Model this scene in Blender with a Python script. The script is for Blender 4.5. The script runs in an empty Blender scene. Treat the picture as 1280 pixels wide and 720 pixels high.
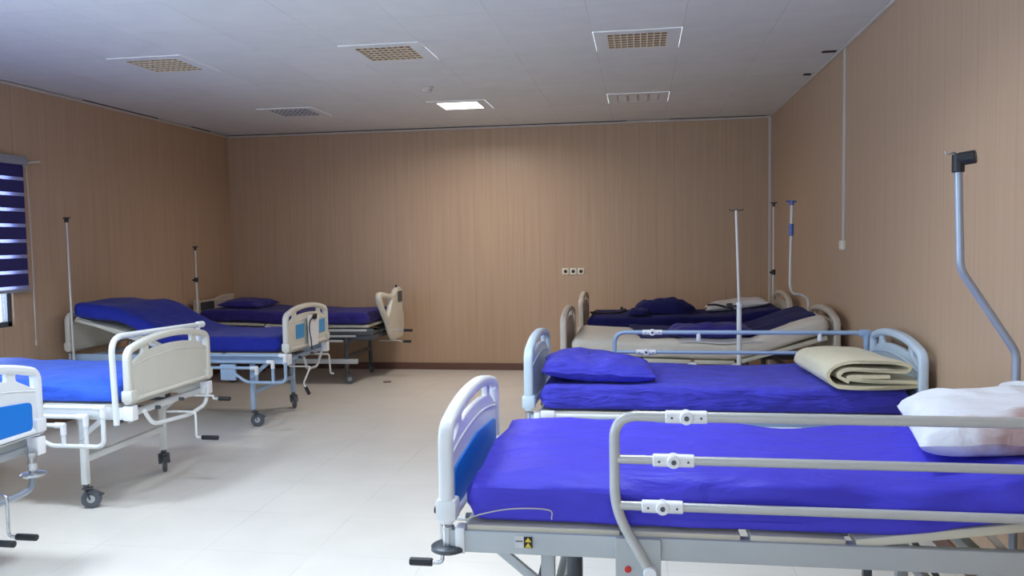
import bpy, bmesh, math, random
from mathutils import Vector, Matrix, noise
from math import sin, cos, pi, radians

SC = bpy.context.scene
C = SC.collection
random.seed(7)

# ------------------------------------------------------------------ camera
cam_d = bpy.data.cameras.new('camera')
cam_d.sensor_width = 36.0
cam_d.lens = 1020.0 / 1280 * 36
cam_d.clip_start = 0.05
cam = bpy.data.objects.new('camera', cam_d)
C.objects.link(cam)

def cam_ray(px, py):
    return Vector((px - 640, py - 360, 1020.0)).normalized()
_Y = cam_ray(800, 297.6)
_X = -cam_ray(-5936, 404)
_X = (_X - _Y * _X.dot(_Y)).normalized()
_Z = _Y.cross(_X)
if _Z.y > 0:
    _Z = -_Z
_r = Vector((_X.x, _Y.x, _Z.x))
_u = -Vector((_X.y, _Y.y, _Z.y))
_b = -Vector((_X.z, _Y.z, _Z.z))
CAM_H = 1.6
M = Matrix(((_r.x, _u.x, _b.x, 0), (_r.y, _u.y, _b.y, 0), (_r.z, _u.z, _b.z, CAM_H), (0, 0, 0, 1)))
cam.matrix_world = M
SC.camera = cam

# ------------------------------------------------------------------ exposure and world
SC.view_settings.view_transform = 'Standard'
SC.view_settings.look = 'None'
SC.view_settings.gamma = 1.0
SC.view_settings.use_curve_mapping = False
SC.view_settings.exposure = 0.0
SC.cycles.use_denoising = True
SC.cycles.max_bounces = 8
SC.cycles.diffuse_bounces = 5
SC.cycles.caustics_reflective = False
SC.cycles.caustics_refractive = False

world = bpy.data.worlds.new('world')
SC.world = world
world.use_nodes = True
world.node_tree.nodes['Background'].inputs[0].default_value = (0.75, 0.87, 1.0, 1)
world.node_tree.nodes['Background'].inputs[1].default_value = 3.0

# ------------------------------------------------------------------ room size
XL, XR, YB, YF, H = -5.217, 1.504, 9.865, -2.2, 2.99

def area(name, loc, rot, sx, sy, power, col):
    d = bpy.data.lights.new(name, 'AREA')
    d.shape = 'RECTANGLE'
    d.size = sx
    d.size_y = sy
    d.energy = power
    d.color = col
    o = bpy.data.objects.new(name, d)
    o.location = loc
    o.rotation_euler = rot
    C.objects.link(o)
    return o

DAY = (0.72, 0.85, 1.0)
# daylight just outside the window openings; side and rear windows are unseen additions
area('daylight_added_rear_window', (-1.2, YF - 0.12, 1.55), (radians(90), 0, 0), 4.4, 1.7, 22, DAY)
area('daylight_added_side_window', (XL - 0.16, 1.6, 1.6), (0, radians(-90), 0), 1.5, 2.4, 200, (0.58, 0.78, 1.0))
area('daylight_blind_window', (XL - 0.16, 5.5, 1.6), (0, radians(-90), 0), 1.4, 1.2, 60, DAY)
LAMP_POWER = 31
ADDED_COOL_POWER = 31  # for the added ceiling lights out of view

# ------------------------------------------------------------------ materials
def srgb(r, g, b):
    f = lambda c: (c / 255 / 12.92) if c <= 10 else ((c / 255 + 0.055) / 1.055) ** 2.4
    return (f(r), f(g), f(b), 1)

def mat(name, col, rough=0.5, metal=0.0, bump=None, spec=0.5, sheen=0.0, vary=None, coat=0.0):
    m = bpy.data.materials.new(name)
    m.use_nodes = True
    nt = m.node_tree
    b = nt.nodes['Principled BSDF']
    b.inputs['Base Color'].default_value = col
    b.inputs['Roughness'].default_value = rough
    b.inputs['Metallic'].default_value = metal
    b.inputs['Specular IOR Level'].default_value = spec
    b.inputs['Sheen Weight'].default_value = sheen
    b.inputs['Coat Weight'].default_value = coat
    tc = nt.nodes.new('ShaderNodeTexCoord')
    if vary:
        sc, amt = vary
        n = nt.nodes.new('ShaderNodeTexNoise')
        n.inputs['Scale'].default_value = sc
        n.inputs['Detail'].default_value = 5
        nt.links.new(tc.outputs['Object'], n.inputs['Vector'])
        hs = nt.nodes.new('ShaderNodeHueSaturation')
        mr = nt.nodes.new('ShaderNodeMapRange')
        mr.inputs['From Min'].default_value = 0.3
        mr.inputs['From Max'].default_value = 0.7
        mr.inputs['To Min'].default_value = 1 - amt
        mr.inputs['To Max'].default_value = 1 + amt
        nt.links.new(n.outputs['Fac'], mr.inputs['Value'])
        nt.links.new(mr.outputs[0], hs.inputs['Value'])
        hs.inputs['Color'].default_value = col
        nt.links.new(hs.outputs[0], b.inputs['Base Color'])
    if bump:
        stretch, sc, st, dist = bump
        mp = nt.nodes.new('ShaderNodeMapping')
        mp.inputs['Scale'].default_value = stretch
        n = nt.nodes.new('ShaderNodeTexNoise')
        n.inputs['Scale'].default_value = sc
        n.inputs['Detail'].default_value = 4
        n.inputs['Distortion'].default_value = 0.6
        bp = nt.nodes.new('ShaderNodeBump')
        bp.inputs['Strength'].default_value = st
        bp.inputs['Distance'].default_value = dist
        nt.links.new(tc.outputs['Object'], mp.inputs[0])
        nt.links.new(mp.outputs[0], n.inputs['Vector'])
        nt.links.new(n.outputs['Fac'], bp.inputs['Height'])
        nt.links.new(bp.outputs[0], b.inputs['Normal'])
    return m

def nodes_of(m):
    nt = m.node_tree
    return nt, nt.nodes['Principled BSDF'], nt.nodes['Texture Coordinate']

def math_node(nt, op, a, b=None, c=None):
    n = nt.nodes.new('ShaderNodeMath')
    n.operation = op
    for i, v in enumerate((a, b, c)):
        if v is None:
            continue
        if isinstance(v, (int, float)):
            n.inputs[i].default_value = v
        else:
            nt.links.new(v, n.inputs[i])
    return n.outputs[0]

def wall_mat(name, axis):
    m = mat(name, srgb(184, 150, 122), 0.42, spec=0.4)
    nt, b, tc = nodes_of(m)
    sep = nt.nodes.new('ShaderNodeSeparateXYZ')
    nt.links.new(tc.outputs['Object'], sep.inputs[0])
    u = sep.outputs[axis]
    # panel seam every 0.2 m with a weaker line between
    def line(period, width, off=0.0):
        fr = math_node(nt, 'FRACT', math_node(nt, 'DIVIDE', math_node(nt, 'ADD', u, 50.0 + off), period))
        d = math_node(nt, 'ABSOLUTE', math_node(nt, 'SUBTRACT', fr, 0.5))
        mr = nt.nodes.new('ShaderNodeMapRange')
        mr.inputs['From Min'].default_value = 0.5 - width / period
        mr.inputs['From Max'].default_value = 0.5
        nt.links.new(d, mr.inputs['Value'])
        return mr.outputs[0]
    l1 = line(0.2, 0.007)
    l2 = line(0.1, 0.005, 0.01)
    # vertical grain: noise over the horizontal coordinate only
    cmb = nt.nodes.new('ShaderNodeCombineXYZ')
    nt.links.new(math_node(nt, 'MULTIPLY', u, 38.0), cmb.inputs[0])
    nt.links.new(math_node(nt, 'MULTIPLY', sep.outputs[2], 0.9), cmb.inputs[1])
    n = nt.nodes.new('ShaderNodeTexNoise')
    n.inputs['Scale'].default_value = 1.0
    n.inputs['Detail'].default_value = 5
    nt.links.new(cmb.outputs[0], n.inputs['Vector'])
    g = math_node(nt, 'MULTIPLY', math_node(nt, 'SUBTRACT', n.outputs['Fac'], 0.5), 0.28)
    v = math_node(nt, 'ADD', 1.0, g)
    v = math_node(nt, 'SUBTRACT', v, math_node(nt, 'MULTIPLY', l1, 0.11))
    v = math_node(nt, 'SUBTRACT', v, math_node(nt, 'MULTIPLY', l2, 0.05))
    hs = nt.nodes.new('ShaderNodeHueSaturation')
    hs.inputs['Color'].default_value = srgb(187, 157, 130)
    nt.links.new(v, hs.inputs['Value'])
    nt.links.new(hs.outputs[0], b.inputs['Base Color'])
    bp = nt.nodes.new('ShaderNodeBump')
    bp.inputs['Strength'].default_value = 0.12
    bp.inputs['Distance'].default_value = 0.002
    bp.invert = True
    nt.links.new(math_node(nt, 'MAXIMUM', l1, l2), bp.inputs['Height'])
    nt.links.new(bp.outputs[0], b.inputs['Normal'])
    return m

def grid_mat(name, col, rough, period, offx, offy, line_w, line_amt, patch_amt, bump_st, noise_sc, spec=0.5):
    m = mat(name, col, rough, spec=spec)
    nt, b, tc = nodes_of(m)
    sep = nt.nodes.new('ShaderNodeSeparateXYZ')
    nt.links.new(tc.outputs['Object'], sep.inputs[0])
    outs = []
    for k, off in ((0, offx), (1, offy)):
        q = math_node(nt, 'DIVIDE', math_node(nt, 'ADD', sep.outputs[k], 60.0 - off), period)
        fr = math_node(nt, 'FRACT', q)
        d = math_node(nt, 'ABSOLUTE', math_node(nt, 'SUBTRACT', fr, 0.5))
        outs.append((math_node(nt, 'GREATER_THAN', d, 0.5 - line_w / period), math_node(nt, 'FLOOR', q)))
    cell = nt.nodes.new('ShaderNodeCombineXYZ')
    nt.links.new(outs[0][1], cell.inputs[0])
    nt.links.new(outs[1][1], cell.inputs[1])
    wn = nt.nodes.new('ShaderNodeTexWhiteNoise')
    nt.links.new(cell.outputs[0], wn.inputs[0])
    n = nt.nodes.new('ShaderNodeTexNoise')
    n.inputs['Scale'].default_value = noise_sc
    n.inputs['Detail'].default_value = 6
    nt.links.new(tc.outputs['Object'], n.inputs['Vector'])
    n2 = nt.nodes.new('ShaderNodeTexNoise')
    n2.inputs['Scale'].default_value = 2.3
    nt.links.new(tc.outputs['Object'], n2.inputs['Vector'])
    line = math_node(nt, 'MAXIMUM', outs[0][0], outs[1][0])
    gate = nt.nodes.new('ShaderNodeMapRange')
    gate.inputs['From Min'].default_value = 0.38
    gate.inputs['From Max'].default_value = 0.62
    nt.links.new(n2.outputs['Fac'], gate.inputs['Value'])
    line = math_node(nt, 'MULTIPLY', line, math_node(nt, 'ADD', 0.25, gate.outputs[0]))
    v = math_node(nt, 'SUBTRACT', 1.0, math_node(nt, 'MULTIPLY', line, line_amt))
    v = math_node(nt, 'ADD', v, math_node(nt, 'MULTIPLY', math_node(nt, 'SUBTRACT', wn.outputs['Value'], 0.5), patch_amt))
    v = math_node(nt, 'ADD', v, math_node(nt, 'MULTIPLY', math_node(nt, 'SUBTRACT', n.outputs['Fac'], 0.5), 0.14))
    hs = nt.nodes.new('ShaderNodeHueSaturation')
    hs.inputs['Color'].default_value = col
    nt.links.new(v, hs.inputs['Value'])
    nt.links.new(hs.outputs[0], b.inputs['Base Color'])
    bp = nt.nodes.new('ShaderNodeBump')
    bp.inputs['Strength'].default_value = bump_st
    bp.inputs['Distance'].default_value = 0.002
    nt.links.new(n.outputs['Fac'], bp.inputs['Height'])
    nt.links.new(bp.outputs[0], b.inputs['Normal'])
    return m

def glass_mat():
    m = bpy.data.materials.new('window_glass')
    m.use_nodes = True
    nt = m.node_tree
    nt.nodes.remove(nt.nodes['Principled BSDF'])
    t = nt.nodes.new('ShaderNodeBsdfTransparent')
    t.inputs[0].default_value = (0.92, 0.95, 0.97, 1)
    g = nt.nodes.new('ShaderNodeBsdfGlossy')
    g.inputs['Roughness'].default_value = 0.03
    mx = nt.nodes.new('ShaderNodeMixShader')
    mx.inputs[0].default_value = 0.06
    nt.links.new(t.outputs[0], mx.inputs[1])
    nt.links.new(g.outputs[0], mx.inputs[2])
    nt.links.new(mx.outputs[0], nt.nodes['Material Output'].inputs[0])
    return m

def translucent_mat(name, col):
    m = bpy.data.materials.new(name)
    m.use_nodes = True
    nt = m.node_tree
    nt.nodes.remove(nt.nodes['Principled BSDF'])
    d = nt.nodes.new('ShaderNodeBsdfDiffuse')
    d.inputs[0].default_value = col
    t = nt.nodes.new('ShaderNodeBsdfTranslucent')
    t.inputs[0].default_value = col
    mx = nt.nodes.new('ShaderNodeMixShader')
    mx.inputs[0].default_value = 0.6
    nt.links.new(d.outputs[0], mx.inputs[1])
    nt.links.new(t.outputs[0], mx.inputs[2])
    nt.links.new(mx.outputs[0], nt.nodes['Material Output'].inputs[0])
    return m

def emit_mat(name, col, strength):
    m = bpy.data.materials.new(name)
    m.use_nodes = True
    nt = m.node_tree
    b = nt.nodes['Principled BSDF']
    b.inputs['Base Color'].default_value = col
    b.inputs['Emission Color'].default_value = col
    b.inputs['Emission Strength'].default_value = strength
    return m

TX, TY = -0.31, 5.6       # one corner of the ceiling tile grid
MT = {}
MT['wall_x'] = wall_mat('beige_wall_panels_back', 0)
MT['wall_y'] = wall_mat('beige_wall_panels_side', 1)
MT['floor'] = grid_mat('cream_floor_tiles', srgb(228, 222, 213), 0.25, 0.6, 0.12, 0.3, 0.0022, 0.16, 0.03, 0.02, 3.0, spec=0.5)
MT['ceiling'] = grid_mat('grey_ceiling_tiles', srgb(222, 222, 222), 0.7, 0.6, TX, TY, 0.0035, 0.15, 0.04, 0.15, 5.0, spec=0.3)
MT['baseboard'] = mat('dark_brown_skirting', srgb(104, 72, 60), 0.4)
MT['trim'] = mat('white_trim', srgb(205, 196, 188), 0.5)
MT['gap'] = mat('dark_gap', srgb(38, 30, 32), 0.9)
MT['white'] = mat('white_powder_coat', srgb(226, 228, 228), 0.32, vary=(6, 0.03))
MT['plastic'] = mat('white_abs_plastic', srgb(228, 230, 232), 0.3, vary=(4, 0.03), bump=((1, 1, 1), 90, 0.04, 0.002))
MT['cream_plastic'] = mat('cream_abs_plastic', srgb(214, 210, 198), 0.35, vary=(4, 0.04))
MT['aged_shaded_plastic'] = mat('aged_shaded_beige_plastic', srgb(196, 184, 170), 0.4, vary=(4, 0.05))  # also stands in for shade on the corner bed's head panel
MT['grey_frame'] = mat('grey_powder_coat', srgb(178, 182, 184), 0.4, vary=(5, 0.04))
MT['dark_frame'] = mat('dark_grey_steel', srgb(82, 86, 92), 0.4, metal=0.3, vary=(8, 0.08))
MT['blue_frame'] = mat('pale_blue_powder_coat', srgb(160, 182, 208), 0.35, vary=(5, 0.04))
MT['chrome'] = mat('brushed_steel', srgb(200, 202, 205), 0.25, metal=0.9)
MT['alu'] = mat('grey_metal_tube', srgb(160, 168, 182), 0.32, metal=0.35)
MT['rail'] = mat('warm_grey_rail_tube', srgb(192, 192, 190), 0.3, metal=0.15)
MT['connector'] = mat('white_rail_joint', srgb(236, 236, 238), 0.4)
MT['black'] = mat('black_rubber', srgb(26, 28, 34), 0.45)
MT['tyre'] = mat('grey_rubber_tyre', srgb(84, 88, 96), 0.55)
MT['blue_insert'] = mat('bright_blue_insert', srgb(10, 120, 215), 0.35)
MT['sky_insert'] = mat('sky_blue_insert', srgb(62, 148, 205), 0.35)
MT['deck'] = mat('cream_deck_board', srgb(205, 198, 180), 0.55, vary=(3, 0.05))
MT['red'] = mat('red_plug', srgb(200, 45, 40), 0.4)
MT['yellow'] = mat('yellow_sticker', srgb(225, 200, 50), 0.5)
MT['sticker_grey'] = mat('silver_sticker', srgb(205, 205, 205), 0.4)
MT['vinyl'] = mat('glossy_ultramarine_sheet', (0.068, 0.058, 0.60, 1), 0.5, spec=0.2, bump=((1, 2.6, 2), 3.0, 0.8, 0.04), vary=(2.5, 0.06))
MT['nonwoven'] = mat('ultramarine_nonwoven_sheet', (0.062, 0.058, 0.52, 1), 0.65, spec=0.1, sheen=0.08, bump=((1.0, 2.5, 4.5), 5.0, 0.9, 0.04), vary=(14, 0.14))
MT['royal'] = mat('royal_blue_sheet', (0.016, 0.026, 0.28, 1), 0.65, spec=0.1, sheen=0.1, bump=((1, 2, 4), 4.0, 0.5, 0.03), vary=(10, 0.10))
MT['bright_royal'] = mat('bright_blue_sheet', (0.035, 0.12, 0.68, 1), 0.6, spec=0.2, sheen=0.1, bump=((1, 2, 4), 4.0, 0.5, 0.03), vary=(10, 0.10))
MT['navy'] = mat('navy_sheet', (0.012, 0.012, 0.085, 1), 0.75, spec=0.08, sheen=0.05, bump=((1.5, 2, 3), 7.0, 0.7, 0.03), vary=(9, 0.15))
MT['purple'] = mat('purple_blue_cloth', (0.034, 0.026, 0.19, 1), 0.7, spec=0.1, sheen=0.1, bump=((1.5, 2, 3), 6.0, 0.7, 0.03), vary=(12, 0.12))
MT['cream_sheet'] = mat('cream_mattress_cover', srgb(212, 202, 188), 0.7, bump=((2, 2, 4), 5.0, 0.5, 0.02), vary=(5, 0.05))
MT['white_cloth'] = mat('white_pillow_cloth', srgb(205, 200, 198), 0.75, bump=((1, 1, 1), 7.0, 0.6, 0.03))
MT['blanket'] = mat('cream_wool_blanket', srgb(222, 212, 178), 0.9, sheen=0.3, bump=((1, 1, 1), 60, 0.5, 0.006), vary=(8, 0.05))
MT['blind_navy'] = mat('navy_blind_fabric', (0.018, 0.015, 0.12, 1), 0.7)
MT['blind_sheer'] = translucent_mat('sheer_blind_fabric', (0.55, 0.56, 0.80, 1))
MT['blind_rail'] = mat('grey_blind_rail', srgb(150, 152, 160), 0.5)
MT['window_frame'] = mat('grey_window_frame', srgb(70, 72, 82), 0.4)
MT['glass'] = glass_mat()
MT['louver'] = mat('cream_metal_louvre', srgb(236, 220, 196), 0.4, metal=0.0)
MT['louver_white'] = mat('white_metal_louvre', srgb(225, 222, 228), 0.35, metal=0.3)
MT['reflector'] = mat('bronze_reflector', srgb(170, 132, 98), 0.35, metal=0.2)
MT['reflector_blue'] = mat('dark_reflector', srgb(60, 66, 100), 0.2, metal=0.8)
MT['tube_off'] = mat('unlit_tube', srgb(225, 220, 210), 0.3)
MT['lamp_on'] = emit_mat('lit_lamp_panel', (1, 0.97, 0.92, 1), 7.0)
MT['socket'] = mat('ivory_socket', srgb(226, 218, 200), 0.4)
MT['slot'] = mat('dark_socket_hole', srgb(40, 32, 30), 0.6)
MT['iv_white'] = mat('cream_iv_pole', srgb(214, 210, 205), 0.35, metal=0.1)
MT['iv_blue'] = mat('blue_iv_clamp', srgb(92, 110, 176), 0.4)
MT['strap'] = mat('dark_strap', srgb(28, 24, 30), 0.6)
MT['cord'] = mat('pale_cord', srgb(190, 182, 172), 0.6)

# stained pillow: white cloth with a wide reddish-brown stain (a stain on the cloth itself)
def stained_mat():
    m = mat('stained_white_pillow', srgb(225, 228, 236), 0.7, bump=((1, 1, 1), 8.0, 0.5, 0.03))
    nt, b, tc = nodes_of(m)
    sep = nt.nodes.new('ShaderNodeSeparateXYZ')
    nt.links.new(tc.outputs['Object'], sep.inputs[0])
    n = nt.nodes.new('ShaderNodeTexNoise')
    n.inputs['Scale'].default_value = 9
    n.inputs['Detail'].default_value = 6
    nt.links.new(tc.outputs['Object'], n.inputs['Vector'])
    # stain lies on the near flank towards the wall (local +x, -y)
    s = math_node(nt, 'ADD', math_node(nt, 'MULTIPLY', sep.outputs[0], 1.2), math_node(nt, 'MULTIPLY', sep.outputs[1], -2.6))
    s = math_node(nt, 'ADD', s, math_node(nt, 'MULTIPLY', math_node(nt, 'SUBTRACT', n.outputs['Fac'], 0.5), 0.7))
    mr = nt.nodes.new('ShaderNodeMapRange')
    mr.inputs['From Min'].default_value = 0.40
    mr.inputs['From Max'].default_value = 0.66
    nt.links.new(s, mr.inputs['Value'])
    mx = nt.nodes.new('ShaderNodeMix')
    mx.data_type = 'RGBA'
    nt.links.new(mr.outputs[0], mx.inputs['Factor'])
    mx.inputs['A'].default_value = srgb(228, 230, 238)
    mx.inputs['B'].default_value = srgb(178, 148, 144)
    nt.links.new(mx.outputs['Result'], b.inputs['Base Color'])
    return m
MT['stained'] = stained_mat()

# ------------------------------------------------------------------ object helpers
def tag(o, label=None, cat=None, group=None, kind=None):
    if label: o['label'] = label
    if cat: o['category'] = cat
    if group: o['group'] = group
    if kind: o['kind'] = kind
    return o

def thing(name, loc, label, cat, group=None):
    o = bpy.data.objects.new(name, None)
    o.empty_display_size = 0.1
    C.objects.link(o)
    o.location = loc
    o['_w'] = list(loc)
    return tag(o, label, cat, group)

def link_mesh(name, me, m, parent=None, origin=None, smooth=True):
    """Mesh data comes in world coordinates; it is stored relative to its origin."""
    if parent is not None:
        w = Vector(parent['_w'])
    else:
        if origin is None:
            xs = [v.co for v in me.vertices]
            lo = [min(v[i] for v in xs) for i in range(3)]
            hi = [max(v[i] for v in xs) for i in range(3)]
            origin = ((lo[0] + hi[0]) / 2, (lo[1] + hi[1]) / 2, lo[2])
        w = Vector(origin)
    me.transform(Matrix.Translation(-w))
    o = bpy.data.objects.new(name, me)
    C.objects.link(o)
    if parent is not None:
        o.parent = parent
    else:
        o.location = w
    o['_w'] = list(w)
    if m is not None:
        me.materials.clear()
        me.materials.append(m)
    if smooth:
        me.shade_smooth()
    return o

def catmull(pts, n=8):
    P = [Vector(p) for p in pts]
    P = [P[0] * 2 - P[1]] + P + [P[-1] * 2 - P[-2]]
    out = []
    for i in range(1, len(P) - 2):
        for k in range(n):
            t = k / n
            a, b, c, d = P[i - 1], P[i], P[i + 1], P[i + 2]
            out.append(0.5 * ((2 * b) + (c - a) * t + (2 * a - 5 * b + 4 * c - d) * t * t + (3 * b - a - 3 * c + d) * t ** 3))
    out.append(P[-2])
    return out

def fillet(pts, r, n=6):
    P = [Vector(p) for p in pts]
    out = [P[0]]
    for i in range(1, len(P) - 1):
        a, b, c = P[i - 1], P[i], P[i + 1]
        d1 = (a - b); d2 = (c - b)
        rr = min(r, d1.length * 0.45, d2.length * 0.45)
        p1 = b + d1.normalized() * rr
        p2 = b + d2.normalized() * rr
        for k in range(n + 1):
            t = k / n
            out.append(p1 * (1 - t) ** 2 + b * 2 * t * (1 - t) + p2 * t * t)
    out.append(P[-1])
    return out

class MB:
    def __init__(self):
        self.bm = bmesh.new()

    def box(self, x0, x1, y0, y1, z0, z1, bev=0.004, rot=None, about=None):
        t = bmesh.new()
        bmesh.ops.create_cube(t, size=1)
        sx, sy, sz = abs(x1 - x0), abs(y1 - y0), abs(z1 - z0)
        bmesh.ops.scale(t, vec=(sx, sy, sz), verts=t.verts)
        b = min(bev, min(sx, sy, sz) * 0.45)
        if b > 0:
            bmesh.ops.bevel(t, geom=t.edges[:], offset=b, segments=2, affect='EDGES', profile=0.5)
        c = Vector(((x0 + x1) / 2, (y0 + y1) / 2, (z0 + z1) / 2))
        mt = Matrix.Translation(c)
        if rot is not None:
            ab = Vector(about) if about is not None else c
            mt = Matrix.Translation(ab) @ rot.to_4x4() @ Matrix.Translation(c - ab)
        bmesh.ops.transform(t, matrix=mt, verts=t.verts)
        self.add(t)
        return self

    def bar(self, a, b, w, h, bev=0.003, up=(0, 0, 1)):
        """rectangular bar from a to b"""
        a = Vector(a); b = Vector(b)
        d = (b - a); L = d.length
        z = d.normalized()
        u = Vector(up)
        if abs(z.dot(u)) > 0.97:
            u = Vector((0, 1, 0))
        x = u.cross(z).normalized()
        y = z.cross(x)
        t = bmesh.new()
        bmesh.ops.create_cube(t, size=1)
        bmesh.ops.scale(t, vec=(w, h, L), verts=t.verts)
        bb = min(bev, min(w, h) * 0.45)
        if bb > 0:
            bmesh.ops.bevel(t, geom=t.edges[:], offset=bb, segments=2, affect='EDGES', profile=0.5)
        R = Matrix((x, y, z)).transposed().to_4x4()
        bmesh.ops.transform(t, matrix=Matrix.Translation((a + b) / 2) @ R, verts=t.verts)
        self.add(t)
        return self

    def tube(self, pts, r, seg=12, cap=True):
        P = [Vector(p) for p in pts]
        # drop duplicates
        Q = [P[0]]
        for p in P[1:]:
            if (p - Q[-1]).length > 1e-5:
                Q.append(p)
        P = Q
        rs = r if isinstance(r, (list, tuple)) else [r] * len(P)
        if len(rs) != len(P):
            rs = [rs[0]] * len(P)
        T = []
        for i in range(len(P)):
            a = P[max(i - 1, 0)]; b = P[min(i + 1, len(P) - 1)]
            T.append((b - a).normalized())
        ref = Vector((0, 0, 1)) if abs(T[0].z) < 0.9 else Vector((1, 0, 0))
        n = T[0].cross(ref).normalized()
        bm = self.bm
        rings = []
        for i, p in enumerate(P):
            n = (n - T[i] * n.dot(T[i])).normalized()
            bn = T[i].cross(n)
            rings.append([bm.verts.new(p + (n * cos(2 * pi * k / seg) + bn * sin(2 * pi * k / seg)) * rs[i]) for k in range(seg)])
        for i in range(len(rings) - 1):
            for k in range(seg):
                bm.faces.new((rings[i][k], rings[i][(k + 1) % seg], rings[i + 1][(k + 1) % seg], rings[i + 1][k]))
        if cap:
            bm.faces.new(rings[0][::-1])
            bm.faces.new(rings[-1])
        return self

    def cyl(self, a, b, r, seg=20, r2=None):
        a = Vector(a); b = Vector(b)
        r2 = r if r2 is None else r2
        d = (b - a).normalized()
        e = min(0.003, (b - a).length * 0.2, r * 0.3)
        pts = [a, a + d * e, b - d * e, b]
        return self.tube(pts, [max(r - e, r * 0.6), r, r2, max(r2 - e, r2 * 0.6)], seg)

    def lathe(self, c, axis, prof, seg=28):
        """prof: list of (radius, offset along axis)"""
        c = Vector(c); ax = Vector(axis).normalized()
        ref = Vector((0, 0, 1)) if abs(ax.z) < 0.9 else Vector((1, 0, 0))
        n = ax.cross(ref).normalized(); bn = ax.cross(n)
        bm = self.bm
        rings = []
        for r, o in prof:
            rings.append([bm.verts.new(c + ax * o + (n * cos(2 * pi * k / seg) + bn * sin(2 * pi * k / seg)) * max(r, 1e-4)) for k in range(seg)])
        for i in range(len(rings) - 1):
            for k in range(seg):
                bm.faces.new((rings[i][k], rings[i][(k + 1) % seg], rings[i + 1][(k + 1) % seg], rings[i + 1][k]))
        bm.faces.new(rings[0][::-1])
        bm.faces.new(rings[-1])
        return self

    def add(self, t):
        me = bpy.data.meshes.new('tmp')
        t.to_mesh(me)
        t.free()
        self.bm.from_mesh(me)
        bpy.data.meshes.remove(me)

    def grid_surface(self, rows, close=False, caps=False):
        """rows: list of lists of points"""
        bm = self.bm
        V = [[bm.verts.new(p) for p in r] for r in rows]
        n = len(V[0])
        for i in range(len(V) - 1):
            for k in range(n if close else n - 1):
                bm.faces.new((V[i][k], V[i][(k + 1) % n], V[i + 1][(k + 1) % n], V[i + 1][k]))
        if caps:
            bm.faces.new(V[0][::-1])
            bm.faces.new(V[-1])
        return self

    def build(self, name, m, parent=None, origin=None, smooth=True, recalc=True):
        if recalc:
            bmesh.ops.recalc_face_normals(self.bm, faces=self.bm.faces[:])
        me = bpy.data.meshes.new(name)
        self.bm.to_mesh(me)
        self.bm.free()
        o = link_mesh(name, me, m, parent, origin, smooth)
        if smooth:
            try:
                me.set_sharp_from_angle(angle=radians(40))
            except Exception:
                pass
        return o

def plate(name, outline, holes, thick, plane, off, m, parent=None, bevel=0.006, kind=None):
    """2-D outline with holes extruded to a thickness. plane 'x': (u,v)->(y,z) at x=off; plane 'y': (x,z) at y=off."""
    cu = bpy.data.curves.new('tmp_curve', 'CURVE')
    cu.dimensions = '2D'
    cu.fill_mode = 'BOTH'
    cu.extrude = max(thick / 2 - bevel, 0.0005)
    cu.bevel_depth = bevel
    cu.bevel_resolution = 2
    cu.offset = -bevel
    for poly in [outline] + holes:
        s = cu.splines.new('POLY')
        s.points.add(len(poly) - 1)
        for i, p in enumerate(poly):
            s.points[i].co = (p[0], p[1], 0, 1)
        s.use_cyclic_u = True
    o = bpy.data.objects.new('tmp_curve', cu)
    C.objects.link(o)
    bpy.context.view_layer.update()
    dg = bpy.context.evaluated_depsgraph_get()
    me = bpy.data.meshes.new_from_object(o.evaluated_get(dg))
    bpy.data.objects.remove(o)
    bpy.data.curves.remove(cu)
    for v in me.vertices:
        a, b, c = v.co
        if plane == 'x':
            v.co = (off + c, a, b)
        elif plane == 'y':
            v.co = (a, off + c, b)
        else:
            v.co = (a, b, off + c)
    me.name = name
    ob = link_mesh(name, me, m, parent)
    try:
        me.set_sharp_from_angle(angle=radians(50))
    except Exception:
        pass
    return ob

def rpoly(pts, r, n=5):
    """rounded closed polygon, r single or per corner"""
    N = len(pts)
    out = []
    for i in range(N):
        a = Vector(pts[i - 1]).to_2d() if False else Vector((pts[i - 1][0], pts[i - 1][1]))
        b = Vector((pts[i][0], pts[i][1]))
        c = Vector((pts[(i + 1) % N][0], pts[(i + 1) % N][1]))
        rr = r[i] if isinstance(r, (list, tuple)) else r
        rr = min(rr, (a - b).length * 0.48, (c - b).length * 0.48)
        p1 = b + (a - b).normalized() * rr
        p2 = b + (c - b).normalized() * rr
        if rr < 1e-4:
            out.append((b.x, b.y)); continue
        for k in range(n + 1):
            t = k / n
            q = p1 * (1 - t) ** 2 + b * 2 * t * (1 - t) + p2 * t * t
            out.append((q.x, q.y))
    return out

def interp(tab, u):
    if u <= tab[0][0]: return tab[0][1]
    for i in range(len(tab) - 1):
        a, b = tab[i], tab[i + 1]
        if u <= b[0]:
            t = (u - a[0]) / (b[0] - a[0])
            t = t * t * (3 - 2 * t) if len(tab) > 2 else t
            return a[1] * (1 - t) + b[1] * t
    return tab[-1][1]

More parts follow.
